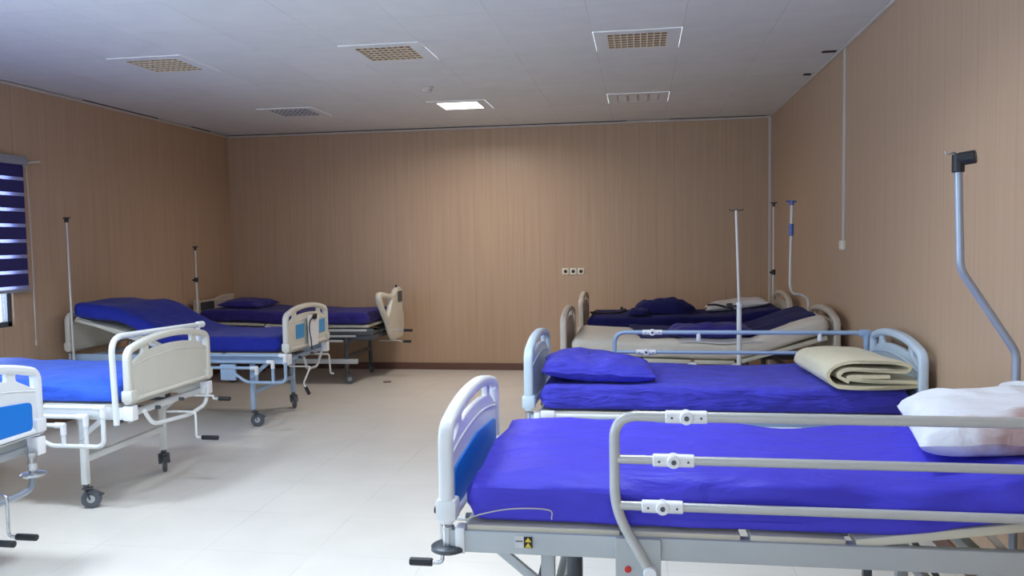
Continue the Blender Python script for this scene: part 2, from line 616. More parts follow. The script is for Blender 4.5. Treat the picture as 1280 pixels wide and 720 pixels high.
def slab(xa, xb, y0, y1, bot, thick, nu=70, nr=0.045, amp=0.006, seed=0.0, crease=1.0, end_r=0.06, top_extra=None):
    """A soft mattress-like slab running in x, bottom height from the table bot (in x)."""
    rows = []
    w = (y1 - y0) / 2
    yc = (y0 + y1) / 2
    N = 64
    for i in range(nu + 1):
        t = i / nu
        x = xa + (xb - xa) * t
        L = abs(xb - xa)
        e = min(t, 1 - t) * L
        k = 1.0
        if e < end_r:
            q = 1 - e / end_r
            k = math.sqrt(max(0.0, 1 - q * q))
        zb = interp(bot, x)
        th = thick(x) if callable(thick) else thick
        row = []
        for j in range(N):
            a = 2 * pi * j / N
            ca, sa = cos(a), sin(a)
            ex_w, ex_h = 0.16, 0.42
            px = math.copysign(abs(ca) ** ex_w, ca) if abs(ca) > 1e-9 else 0
            pz = math.copysign(abs(sa) ** ex_h, sa) if abs(sa) > 1e-9 else 0
            # keep edge rounding narrow
            ww = w - (1 - k) * end_r * 0.6
            y = yc + ww * px
            hh = th / 2 * (0.35 + 0.65 * k)
            z = zb + th / 2 + hh * pz
            p = Vector((x * 1.3 + seed, y * 2.4, z * 3.0))
            d = noise.noise(p * 1.4) * amp * 1.2 + noise.noise(p * 4.1) * amp * 0.6
            d += abs(noise.noise(Vector((x * 1.1 + seed, y * 6 + x * 1.2, z * 9)))) * -amp * crease
            z += d * (1 if pz > -0.5 else 0.2)
            y += d * px * 1.2
            if top_extra and pz > 0.2:
                z += top_extra(x, y)
            row.append(Vector((x, y, z)))
        rows.append(row)
    mb = MB()
    mb.grid_surface(rows, close=True, caps=True)
    return mb

def pillow(cx, cy, cz, lx, ly, h, rotz=0.0, tilt=(0, 0), amp=0.012, seed=0.0, n=34, pinch=0.10, e1=2.6):
    """Pillow resting with its underside at cz; lx, ly full sizes, h thickness."""
    mb = MB()
    def pt(a, b, s):
        r = (1 - abs(a) ** e1) * (1 - abs(b) ** e1)
        th = max(r, 0) ** 0.42
        x = a * lx / 2 * (1 - pinch * (1 - b * b) * abs(a) ** 3 * -0.0 - pinch * (1 - abs(b) ** 2) * abs(a) ** 4)
        y = b * ly / 2 * (1 - pinch * (1 - abs(a) ** 2) * abs(b) ** 4)
        z = h * 0.42 + s * th * h * (0.58 if s > 0 else 0.42)
        p = Vector((x * 4 + seed, y * 4, s * 2.0))
        d = noise.noise(p) * amp + noise.noise(p * 2.7) * amp * 0.6 - abs(noise.noise(p * 1.7 + Vector((5, 2, 0)))) * amp
        z += d * min(1, th * 1.3) * (1 if s > 0 else 0.1)
        edge = max(abs(a), abs(b))
        z += noise.noise(Vector((x * 9 + seed, y * 9, 0))) * 0.012 * max(0, edge - 0.8) * 5
        v = Vector((x, y, z))
        v.z += v.x * tilt[0] + v.y * tilt[1]
        v.rotate(Matrix.Rotation(rotz, 3, 'Z').to_euler())
        return v + Vector((cx, cy, cz))
    for s in (1, -1):
        rows = [[pt(-1 + 2 * i / n, -1 + 2 * j / n, s) for j in range(n + 1)] for i in range(n + 1)]
        mb.grid_surface(rows)
    bmesh.ops.remove_doubles(mb.bm, verts=mb.bm.verts[:], dist=1e-4)
    return mb

def cloth(outline_fn, nx, ny, thick=0.01):
    """outline_fn(a,b in 0..1) -> Vector top point; closed thin sheet"""
    mb = MB()
    top = [[outline_fn(i / nx, j / ny) for j in range(ny + 1)] for i in range(nx + 1)]
    botm = [[p - Vector((0, 0, thick)) for p in r] for r in top]
    mb.grid_surface(top)
    mb.grid_surface(botm)
    # skirt
    ring_t = [top[i][0] for i in range(nx + 1)] + [top[nx][j] for j in range(1, ny + 1)] + [top[i][ny] for i in range(nx - 1, -1, -1)] + [top[0][j] for j in range(ny - 1, 0, -1)]
    ring_b = [p - Vector((0, 0, thick)) for p in ring_t]
    mb.grid_surface([ring_t, ring_b], close=True)
    bmesh.ops.remove_doubles(mb.bm, verts=mb.bm.verts[:], dist=1e-5)
    return mb

# ------------------------------------------------------------------ room shell
def structure(name, mb, m, smooth=False):
    o = mb.build(name, m, None, origin=(0, 0, 0), smooth=smooth)
    o['kind'] = 'structure'
    return o

structure('floor', MB().box(XL - 0.15, XR + 0.15, YF - 0.15, YB + 0.15, -0.08, 0.0, 0), MT['floor'])
structure('wall_back', MB().box(XL - 0.15, XR + 0.15, YB, YB + 0.12, 0, H, 0), MT['wall_x'])
structure('wall_right', MB().box(XR, XR + 0.12, YF, YB, 0, H, 0), MT['wall_y'])

W1 = (4.92, 6.12, 0.94, 2.30)      # window beside the first left bed
W2 = (0.45, 2.75, 0.94, 2.30)      # unseen nearer window on the same wall, added for more light
wl = MB()
for a, b in ((YF, W2[0]), (W2[1], W1[0]), (W1[1], YB)):
    wl.box(XL - 0.12, XL, a, b, 0, H, 0)
for w in (W1, W2):
    wl.box(XL - 0.12, XL, w[0], w[1], 0, w[2], 0)
    wl.box(XL - 0.12, XL, w[0], w[1], w[3], H, 0)
structure('wall_left', wl, MT['wall_y'])
W3 = (-3.6, 1.2, 0.55, 2.45)  # unseen rear window, added to let in more light
wf = MB()
wf.box(XL - 0.15, W3[0], YF - 0.12, YF, 0, H, 0).box(W3[1], XR + 0.15, YF - 0.12, YF, 0, H, 0)
wf.box(W3[0], W3[1], YF - 0.12, YF, 0, W3[2], 0).box(W3[0], W3[1], YF - 0.12, YF, W3[3], H, 0)
structure('wall_front', wf, MT['wall_x'])

def window(name, plane, a0, a1, z0, z1, pos, sgn, mulls):
    f = MB()
    t = 0.045
    def bx(u0, u1, v0, v1, d0, d1, m):
        if plane == 'x':
            m.box(pos + d0, pos + d1, u0, u1, v0, v1, 0.003)
        else:
            m.box(u0, u1, pos + d0, pos + d1, v0, v1, 0.003)
    bx(a0, a1, z0, z0 + t, -0.08, -0.02, f)
    bx(a0, a1, z1 - t, z1, -0.08, -0.02, f)
    bx(a0, a0 + t, z0, z1, -0.08, -0.02, f)
    bx(a1 - t, a1, z0, z1, -0.08, -0.02, f)
    for mu in mulls:
        bx(mu - t / 2, mu + t / 2, z0, z1, -0.08, -0.02, f)
    o = f.build(name, MT['window_frame'], None, smooth=False)
    o['kind'] = 'structure'
    g = MB()
    bx(a0 + t, a1 - t, z0 + t, z1 - t, -0.055, -0.049, g)
    g.build('window_pane', MT['glass'], o, smooth=False)
window('window_1', 'x', W1[0], W1[1], W1[2], W1[3], XL, 1, [5.5])
window('added_side_window', 'x', W2[0], W2[1], W2[2], W2[3], XL, 1, [1.6])
window('added_rear_window', 'y', W3[0], W3[1], W3[2], W3[3], YF, 1, [-2.4, -1.2, 0.0])

bb = MB().box(XL, XR, YB - 0.014, YB, 0, 0.085, 0.003)
structure('baseboard_back', bb, MT['baseboard'])
structure('baseboard_left', MB().box(XL, XL + 0.014, YF, YB - 0.014, 0, 0.085, 0.003), MT['baseboard'])
structure('baseboard_right', MB().box(XR - 0.014, XR, YF, YB - 0.014, 0, 0.085, 0.003), MT['baseboard'])
structure('trim_1', MB().box(XL, XR, YB - 0.022, YB, H - 0.03, H - 0.008, 0.002), MT['trim'])
structure('trim_2', MB().box(XL, XL + 0.022, YF, YB - 0.022, H - 0.03, H - 0.008, 0.002), MT['trim'])
structure('trim_3', MB().box(XR - 0.022, XR, YF, YB - 0.022, H - 0.024, H - 0.004, 0.002), MT['trim'])
structure('trim_4', MB().box(XR - 0.03, XR, YB - 0.03, YB, 0.085, H - 0.03, 0.004), MT['trim'])
gp = MB()
gp.box(XL + 0.02, -0.15, YB - 0.03, YB - 0.002, H - 0.008, H - 0.0005, 0)
gp.box(0.35, 1.45, YB - 0.03, YB - 0.002, H - 0.008, H - 0.0005, 0)
gp.box(XL + 0.002, XL + 0.03, 7.1, 8.3, H - 0.008, H - 0.0005, 0)
gp.box(XL + 0.002, XL + 0.03, 9.0, 9.4, H - 0.008, H - 0.0005, 0)
gp.box(XR - 0.10, XR - 0.04, 7.42, 7.48, H - 0.006, H - 0.0005, 0)
gp.box(XR - 0.13, XR - 0.03, 6.55, 6.60, H - 0.006, H - 0.0005, 0)
structure('trim_5', gp, MT['gap'])

# ceiling as a grid of tiles with openings for the light fittings
fit = [(-3, -4, 'cool'), (0, -4, 'cool'), (-6, -4, 'cool'),  # unseen nearest row, added to brighten the near floor and ceiling
       (-3, 0, 'cream'), (0, 0, 'cream'), (-6, 0, 'cream'), (-6, 4, 'blue'), (-3, 4, 'lit'), (0, 4, 'white')]
holes = {(a, b) for a, b, _ in fit}
cb = MB()
xs = [TX + 0.6 * k for k in range(-8, 4)]
xs = [XL - 0.15] + [x for x in xs if XL < x < XR] + [XR + 0.15]
ys = [TY + 0.6 * k for k in range(-13, 8)]
ys = [YF - 0.15] + [y for y in ys if YF < y < YB] + [YB + 0.15]
V = {}
for i, x in enumerate(xs):
    for j, y in enumerate(ys):
        V[i, j] = cb.bm.verts.new((x, y, H))
for i in range(len(xs) - 1):
    for j in range(len(ys) - 1):
        a = round(((xs[i] + xs[i + 1]) / 2 - 0.3 - TX) / 0.6)
        b = round(((ys[j] + ys[j + 1]) / 2 - 0.3 - TY) / 0.6)
        if (a, b) in holes and xs[i] > XL and ys[j] > YF:
            continue
        cb.bm.faces.new((V[i, j], V[i, j + 1], V[i + 1, j + 1], V[i + 1, j]))
co = cb.build('ceiling', MT['ceiling'], None, origin=(0, 0, 0), smooth=False, recalc=False)
co['kind'] = 'structure'
sm = co.modifiers.new('slab', 'SOLIDIFY')
sm.thickness = 0.02
sm.offset = -1

def ceiling_light(a, b, kind, label):
    x0, y0 = TX + 0.6 * a, TY + 0.6 * b
    xc, yc = x0 + 0.3, y0 + 0.3
    t = thing('ceiling_light', (xc, yc, H), label, 'ceiling light', 'square light fittings set in the tiled ceiling')
    s = 0.205
    q = 0.294
    fr = MB()
    for (u0, u1, v0, v1) in ((-q, q, -q, -s), (-q, q, s, q), (-q, -s, -s, s), (s, q, -s, s)):
        fr.box(xc + u0, xc + u1, yc + v0, yc + v1, H - 0.006, H + 0.004, 0.001)
    fr.build('frame', MT['ceiling_plate'], t, smooth=False)
    hb = MB()
    d = 0.09
    hb.box(xc - s, xc + s, yc - s, yc + s, H + d, H + d + 0.006, 0)
    hb.box(xc - s - 0.006, xc - s, yc - s, yc + s, H + 0.004, H + d, 0).box(xc + s, xc + s + 0.006, yc - s, yc + s, H + 0.004, H + d, 0)
    hb.box(xc - s, xc + s, yc - s - 0.006, yc - s, H + 0.004, H + d, 0).box(xc - s, xc + s, yc + s, yc + s + 0.006, H + 0.004, H + d, 0)
    hm = {'cream': MT['reflector'], 'blue': MT['reflector_blue'], 'white': MT['reflector'], 'lit': MT['louver_white'], 'cool': MT['louver_white']}[kind]
    hb.build('housing', hm, t, smooth=False)
    for k in range(4):
        xx = xc - s + 0.051 + k * 0.1025
        tb = MB().cyl((xx, yc - s + 0.02, H + 0.062), (xx, yc + s - 0.02, H + 0.062), 0.013, 12)
        tb.build('lamp_tube', MT['tube_off'] if kind not in ('lit', 'cool') else MT['lamp_on'], t)
    if kind in ('lit', 'cool'):
        MB().box(xc - s, xc + s, yc - s, yc + s, H + 0.0005, H + 0.004, 0).build('diffuser', MT['lamp_on'], t, smooth=False)
        l = area('ceiling_lamp_light', (xc, yc, H - 0.012), (0, 0, 0), 0.40, 0.40, LAMP_POWER if kind == 'lit' else ADDED_COOL_POWER * (0.7 if a == 0 else 1.0), (1.0, 0.93, 0.84) if kind == 'lit' else (0.74, 0.87, 1.0))
        l.data.spread = radians(165 if kind == 'lit' else 140)
        return t
    lv = MB()
    cl = MB()
    n, m_ = (9, 5) if kind == 'cream' else ((4, 0) if kind == 'white' else (8, 4))
    for k in range(n + 1):
        xx = xc - s + 2 * s * k / n
        lv.box(xx - 0.004, xx + 0.004, yc - s, yc + s, H - 0.005, H + 0.045, 0)
    for k in range(m_ + 2):
        yy = yc - s + 2 * s * k / (m_ + 1)
        cl.box(xc - s, xc + s, yy - 0.002, yy + 0.002, H - 0.002, H + 0.045, 0)
        lv.box(xc - s, xc + s, yy - 0.004, yy + 0.004, H - 0.006, H - 0.001, 0)
    lm, cm = {'cream': (MT['louver'], MT['reflector']), 'blue': (MT['louver_white'], MT['reflector_blue']), 'white': (MT['louver_white'], MT['louver_white'])}[kind]
    lv.build('louvre', lm, t, smooth=False)
    cl.build('cross_louvre', cm, t, smooth=False)
    if kind == 'white':
        for k in range(4):
            xx = xc - s + 0.051 + k * 0.1025
            MB().box(xx - 0.043, xx + 0.043, yc - s + 0.02, yc + s - 0.02, H - 0.001, H + 0.006, 0.002).build('lens', MT['connector'], t, smooth=False)
    return t
MT['ceiling_plate'] = mat('light_fitting_plate', srgb(222, 222, 222), 0.6)
LBL = {(-3, -4): 'unseen added ceiling light, lit cool white, above the nearest beds, middle of its row', (0, -4): 'unseen added ceiling light, lit cool white, above the nearest right-hand bed',
       (-6, -4): 'unseen added ceiling light, lit cool white, above the nearest left-hand bed',
       (0, 0): 'unlit louvred ceiling light, nearest the right wall in the front row, warm brown grille',
       (-3, 0): 'unlit louvred ceiling light in the middle of the front row, pale pinkish grille',
       (-6, 0): 'unlit louvred ceiling light nearest the left wall in the front row, cream grille',
       (-6, 4): 'dark bluish unlit ceiling light by the far left corner of the ceiling',
       (-3, 4): 'the one square ceiling light that is switched on and glows white',
       (0, 4): 'ceiling light with four pale rectangular lenses near the back wall on the right'}
for a, b, k in fit:
    ceiling_light(a, b, k, LBL[(a, b)])

sd = MB().lathe((-1.89, 7.26, H), (0, 0, -1), [(0.055, 0), (0.055, 0.012), (0.045, 0.016), (0.042, 0.034), (0.03, 0.044), (0.002, 0.046)])
tag(sd.build('smoke_detector', MT['trim']), 'small round white smoke detector on the ceiling in front of the lit lamp', 'smoke detector')

# conduit and box on the right wall
MB_ = MB().box(XR - 0.018, XR, 6.375, 6.405, 1.56, H - 0.024, 0.003)
tag(MB_.build('cable_conduit', MT['trim'], None), 'white vertical cable conduit on the right wall, running down from the ceiling', 'conduit')
bxo = thing('junction_box', (XR, 6.39, 1.50), 'small ivory junction box on the right wall at the foot of the white conduit', 'junction box')
MB().box(XR - 0.03, XR, 6.345, 6.435, 1.49, 1.56, 0.006).build('box_body', MT['socket'], bxo)
MB().box(XR - 0.036, XR - 0.03, 6.36, 6.42, 1.50, 1.55, 0.003).build('cover', MT['socket'], bxo)

# three sockets on the back wall
for k, lab in enumerate(('leftmost of the three square ivory sockets on the back wall', 'middle one of the three square ivory sockets on the back wall', 'rightmost of the three square ivory sockets on the back wall')):
    xc = -0.893 + k * 0.093
    s = thing('wall_socket', (xc, YB, 1.21), lab, 'wall socket', 'power sockets on the back wall')
    MB().box(xc - 0.041, xc + 0.041, YB - 0.012, YB, 1.17, 1.252, 0.005).build('plate', MT['socket'], s)
    MB().lathe((xc, YB - 0.0125, 1.211), (0, -1, 0), [(0.021, -0.001), (0.021, 0.0012), (0.002, 0.0014)], 20).build('outlet_hole', MT['slot'], s)

# zebra blind with its cord
bl = thing('zebra_blind', (XL + 0.05, 5.5, 1.23), 'navy and sheer striped roller blind hanging over the left wall window', 'window blind')
MB().box(XL + 0.002, XL + 0.075, 4.86, 6.28, 2.30, 2.375, 0.012).build('blind_cassette', MT['blind_rail'], bl)
nz = MB(); sh = MB()
top, bot_ = 2.30, 1.25
nb = 8
pitch = (top - bot_) / nb
for k in range(nb):
    z1 = top - k * pitch
    nz.box(XL + 0.035, XL + 0.038, 4.88, 6.26, z1 - pitch * 0.78, z1, 0)
    if k < nb - 1 or True:
        sh.box(XL + 0.036, XL + 0.0375, 4.885, 6.255, z1 - pitch, z1 - pitch * 0.78, 0)
nz.build('navy_stripes', MT['blind_navy'], bl, smooth=False)
sh.build('sheer_stripes', MT['blind_sheer'], bl, smooth=False)
MB().box(XL + 0.025, XL + 0.048, 4.88, 6.27, 1.225, 1.252, 0.005).build('bottom_bar', MT['blind_rail'], bl)
MB().tube(catmull([(XL + 0.06, 6.27, 2.30), (XL + 0.05, 6.30, 1.8), (XL + 0.05, 6.30, 1.2), (XL + 0.04, 6.31, 0.78)]), 0.005, 8).cyl((XL + 0.04, 6.31, 0.75), (XL + 0.04, 6.31, 0.80), 0.010).build('pull_cord', MT['cord'], bl)
MB().tube([(XL + 0.03, 6.27, 2.29), (XL + 0.03, 6.33, 2.33), (XL + 0.03, 6.47, 2.35)], 0.011, 8).build('mounting_clip', MT['trim'], bl)

# ------------------------------------------------------------------ bed builder
W = 0.935
PZ0, PZ1 = 0.655, 1.055

def arch(v, w, z0, z1):
    """top height of the bed end at v in 0..w"""
    t = (v / w) * 2 - 1
    e = min(v, w - v)
    q = 0.055
    if e < q:
        k = 1 - e / q
        return z1 - (z1 - z0) * abs(t) ** 2.3 - q * (1 - math.sqrt(max(0, 1 - k * k)))
    return z1 - (z1 - z0) * abs(t) ** 2.3

def bed_panel(name, xo, sgn, y0, parent, m, insert=None, w=W, z0=PZ0, z1=PZ1, drop=0.068, insert_z=(0.035, 0.195), style='std'):
    """Bed end; xo is the outer face, sgn the direction (+1/-1) towards the bed middle."""
    th = 0.05
    xc = xo + sgn * th / 2
    n = 22
    vs = [0, 0.003, 0.010, 0.022, 0.038] + [0.055 + (w - 0.11) * k / 14 for k in range(15)] + [w - 0.038, w - 0.022, w - 0.010, w - 0.003, w]
    topc = [(y0 + v, arch(v, w, z1 - drop, z1)) for v in vs]
    ol = [(y0 + 0.0, z0)] + topc + [(y0 + w, z0)]
    ol = ol[::-1]
    # soften shoulders
    t = 0.042
    inner = [(y0 + t, z0 + t * 0.9)]
    for k in range(n + 1):
        v = t + (w - 2 * t) * k / n
        inner.append((y0 + v, arch(v, w, z1 - drop, z1) - t))
    inner.append((y0 + w - t, z0 + t * 0.9))
    ring = plate(name, rpoly(ol, 0.008, 3), [rpoly(inner, [0.01] + [0.045] + [0.004] * (n - 1) + [0.045] + [0.01], 4)], th, 'x', xc, m, parent, bevel=0.014)
    # web with hand-hold openings
    e = 0.008
    wb = [(y0 + t - e, z0 + t * 0.9 - e)]
    for k in range(n + 1):
        v = t - e + (w - 2 * t + 2 * e) * k / n
        wb.append((y0 + v, arch(v, w, z1 - drop, z1) - t + e))
    wb.append((y0 + w - t + e, z0 + t * 0.9 - e))
    hs = []
    def top_at(v): return arch(v, w, z1 - drop, z1) - t - 0.002
    zl = z1 - drop - 0.095
    hs.append(rpoly([(y0 + t + 0.002, zl), (y0 + t + 0.002, top_at(t + 0.01) - 0.004), (y0 + 0.165, top_at(0.165)), (y0 + 0.165, top_at(0.165) - 0.035)], 0.012))
    hs.append(rpoly([(y0 + w - t - 0.002, zl), (y0 + w - 0.165, top_at(0.165) - 0.035), (y0 + w - 0.165, top_at(0.165)), (y0 + w - t - 0.002, top_at(t + 0.01) - 0.004)], 0.012))
    cen = []
    a0, a1 = 0.225, w - 0.225
    for k in range(9):
        v = a0 + (a1 - a0) * k / 8
        cen.append((y0 + v, top_at(v)))
    for k in range(8, -1, -1):
        v = a0 + (a1 - a0) * k / 8
        cen.append((y0 + v, top_at(v) - 0.040))
    hs.append(rpoly(cen, 0.01, 3))
    web = plate('panel_board', wb, hs, 0.024, 'x', xc, m, ring, bevel=0.004)
    # raised crease line across the board
    cr = []
    for k in range(15):
        v = t + (w - 2 * t) * k / 14
        cr.append((xc, y0 + v, z0 + 0.215 + 0.05 * (1 - (2 * v / w - 1) ** 2)))
    for s2 in (1, -1):
        MB().tube([(x + s2 * 0.012, y, z) for x, y, z in cr], 0.0045, 6).build('moulded_rib', m, web)
    if insert == 'long':
        for s2 in (1, -1):
            pl = plate('blue_insert', rpoly([(y0 + 0.075, z0 + insert_z[0]), (y0 + w - 0.075, z0 + insert_z[0]), (y0 + w - 0.075, z0 + insert_z[1] - 0.02), (y0 + w / 2, z0 + insert_z[1] + 0.01), (y0 + 0.075, z0 + insert_z[1] - 0.02)], 0.03), [], 0.012, 'x', xc + s2 * 0.014, MT['blue_insert'], ring, bevel=0.003)
            pl['label'] = 'bright blue rounded insert of the bed end'
    elif insert == 'two':
        for s2 in (1, -1):
            for (a, b) in ((0.20, 0.37), (0.68, 0.86)):
                zo = 0.035 if a > 0.5 else 0.0
                pl = plate('blue_insert', rpoly([(y0 + a, z0 + 0.10), (y0 + b, z0 + 0.10), (y0 + b, z0 + 0.225), (y0 + a, z0 + 0.225)], 0.012), [], 0.012, 'x', xc + s2 * 0.014, MT['sky_insert'], ring, bevel=0.003)
                pl['label'] = 'sky blue rectangular insert of the bed end'
    # sockets under the end posts and the steel stubs into the frame
    for v in (0.0, w - 0.062):
        MB().box(xc - 0.036, xc + 0.036, y0 + v - 0.004, y0 + v + 0.066, z0 + 0.012, z0 + 0.085, 0.012).build('post_sleeve', m, ring)
        MB().cyl((xc, y0 + v + 0.031, 0.545), (xc, y0 + v + 0.031, z0 - 0.01), 0.021).build('post_stub', MT['chrome'], ring)
    return ring

def caster(x, y, parent, ztop=0.155, r=0.058, ang=0.3, brake=True):
    d = Vector((cos(ang), sin(ang), 0)) # rolling direction
    s = Vector((-sin(ang), cos(ang), 0))
    c = Vector((x, y, r)) + d * 0.028
    fk = MB()
    fk.cyl((x, y, ztop - 0.028), (x, y, ztop + 0.01), 0.017)
    for q in (1, -1):
        fk.bar(Vector((x, y, ztop - 0.03)) + s * q * 0.022, c + s * q * 0.022, 0.005, 0.034, 0.002, up=s)
    fk.bar(Vector((x, y, ztop - 0.03)) - d * 0.02, Vector((x, y, ztop - 0.03)) + d * 0.035, 0.05, 0.008, 0.002)
    if brake:
        fk.bar(Vector((x, y, ztop - 0.04)) + d * 0.03, Vector((x, y, ztop - 0.075)) + d * 0.10, 0.03, 0.008, 0.003)
    f = fk.build('caster', MT['dark_frame'], parent)
    wm = MB().lathe(c - s * 0.014, s, [(0.022, 0.0), (r - 0.014, 0.001), (r - 0.005, 0.001), (r, 0.006), (r, 0.022), (r - 0.005, 0.027), (r - 0.014, 0.027), (0.022, 0.028)])
    wm.build('wheel', MT['tyre'], f)
    MB().lathe(c - s * 0.016, s, [(0.012, 0.0), (0.024, 0.001), (0.024, 0.031), (0.012, 0.032)], 18).build('wheel_hub', MT['grey_frame'], f)
    return f

def crank(xe, y, sgn, parent, z=0.575, out=0.10, drop=0.18, lean=0.0, grip=0.12, r=0.008, m=None, gdir=None):
    """Foot-end crank; sgn points out of the bed, lean shifts the lower end along y."""
    p0 = Vector((xe - sgn * 0.12, y, z))
    p1 = Vector((xe + sgn * out, y, z))
    p2 = p1 + Vector((0, lean, -drop))
    gd = Vector(gdir) if gdir else Vector((sgn, 0, 0))
    gd.normalize()
    p3 = p2 + gd * 0.045
    rod = MB().tube(fillet([p0, p1, p2, p3], 0.025), r, 10)
    k = rod.build('crank', m or MT['chrome'], parent)
    MB().cyl(p3 - gd * 0.005, p3 + gd * grip, 0.0155, 16).build('crank_grip', MT['black'], k)
    return k

def folded_rail(x0, sgn, y, parent, length=1.25, m=None):
    """Side rail let down beside the bed frame; x0 is the loop end near the foot."""
    m = m or MT['white']
    X = lambda d: x0 - sgn * d
    r = 0.0135
    a = MB()
    a.tube(fillet([(X(length), y, 0.640), (X(0.03), y, 0.640), (X(0.0), y, 0.61), (X(0.0), y, 0.43), (X(0.03), y, 0.405), (X(0.36), y, 0.405), (X(0.50), y, 0.50)], 0.045), r)
    ro = a.build('side_rail', m, parent)
    ro['label'] = 'side rail let down beside the frame'
    MB().tube(fillet([(X(length - 0.1), y, 0.585), (X(0.115), y, 0.585), (X(0.115), y, 0.41)], 0.02), r).build('rail_bar', m, ro)
    MB().tube(fillet([(X(length - 0.2), y, 0.530), (X(0.265), y, 0.530), (X(0.265), y, 0.41)], 0.02), r).build('rail_bar', m, ro)
    for d, z in ((0.0, 0.640), (0.115, 0.585), (0.265, 0.530)):
        MB().cyl((X(d + 0.055), y, z), (X(d - 0.012), y, z), 0.0175).cyl((X(d), y, z + 0.012), (X(d), y, z - 0.06), 0.0175).build('rail_joint', MT['connector'], ro)
    MB().box(min(X(0.46), X(0.60)), max(X(0.46), X(0.60)), y - 0.006, y + 0.022, 0.42, 0.56, 0.006).build('rail_bracket', m, ro)
    return ro

def raised_rail(x0, x1, y, parent, ztop=1.05, m=None, r=0.017, zs=(0.90, 0.745), zp=0.53, kick=0.11, jn=(0.22, 0.18, 0.14), post=True):
    """x0 foot end, x1 head end of a raised three-bar side rail"""
    m = m or MT['rail']
    s = 1 if x1 > x0 else -1
    pts = [(x0 + s * kick, y, zp), (x0, y, zs[1] - 0.015), (x0, y, ztop)]
    pts += [(x1, y, ztop), (x1, y, zs[1] - 0.015), (x1 - s * kick, y, zp)]
    ro = MB().tube(fillet([pts[0], pts[1]] + [(x0, y, ztop), (x1, y, ztop)] + [pts[4], pts[5]], 0.075, 10), r, 16).build('side_rail', m, parent)
    ro['label'] = 'raised three-bar side rail'
    for i, z in enumerate(zs):
        MB().tube([(x0 + s * 0.01, y, z), (x1 - s * 0.01, y, z)], r * 0.86, 14).build('rail_bar', m, ro)
    for d, z in zip(jn, (ztop,) + tuple(zs)):
        xx = x0 + s * d
        j = MB().cyl((xx - 0.065, y, z), (xx + 0.065, y, z), r * 1.22, 14)
        j.cyl((xx, y - r * 1.55, z), (xx, y + r * 1.3, z), 0.021, 18)
        jj = j.build('rail_joint', MT['connector'], ro)
        MB().cyl((xx, y - r * 1.75, z), (xx, y - r * 1.5, z), 0.008, 12).build('joint_rivet', MT['tyre'], jj)
        for q in (-0.045, 0.045):
            MB().cyl((xx + q, y - r * 1.27, z), (xx + q, y - r * 1.1, z), 0.004, 8).build('joint_rivet', MT['tyre'], jj)
    return ro

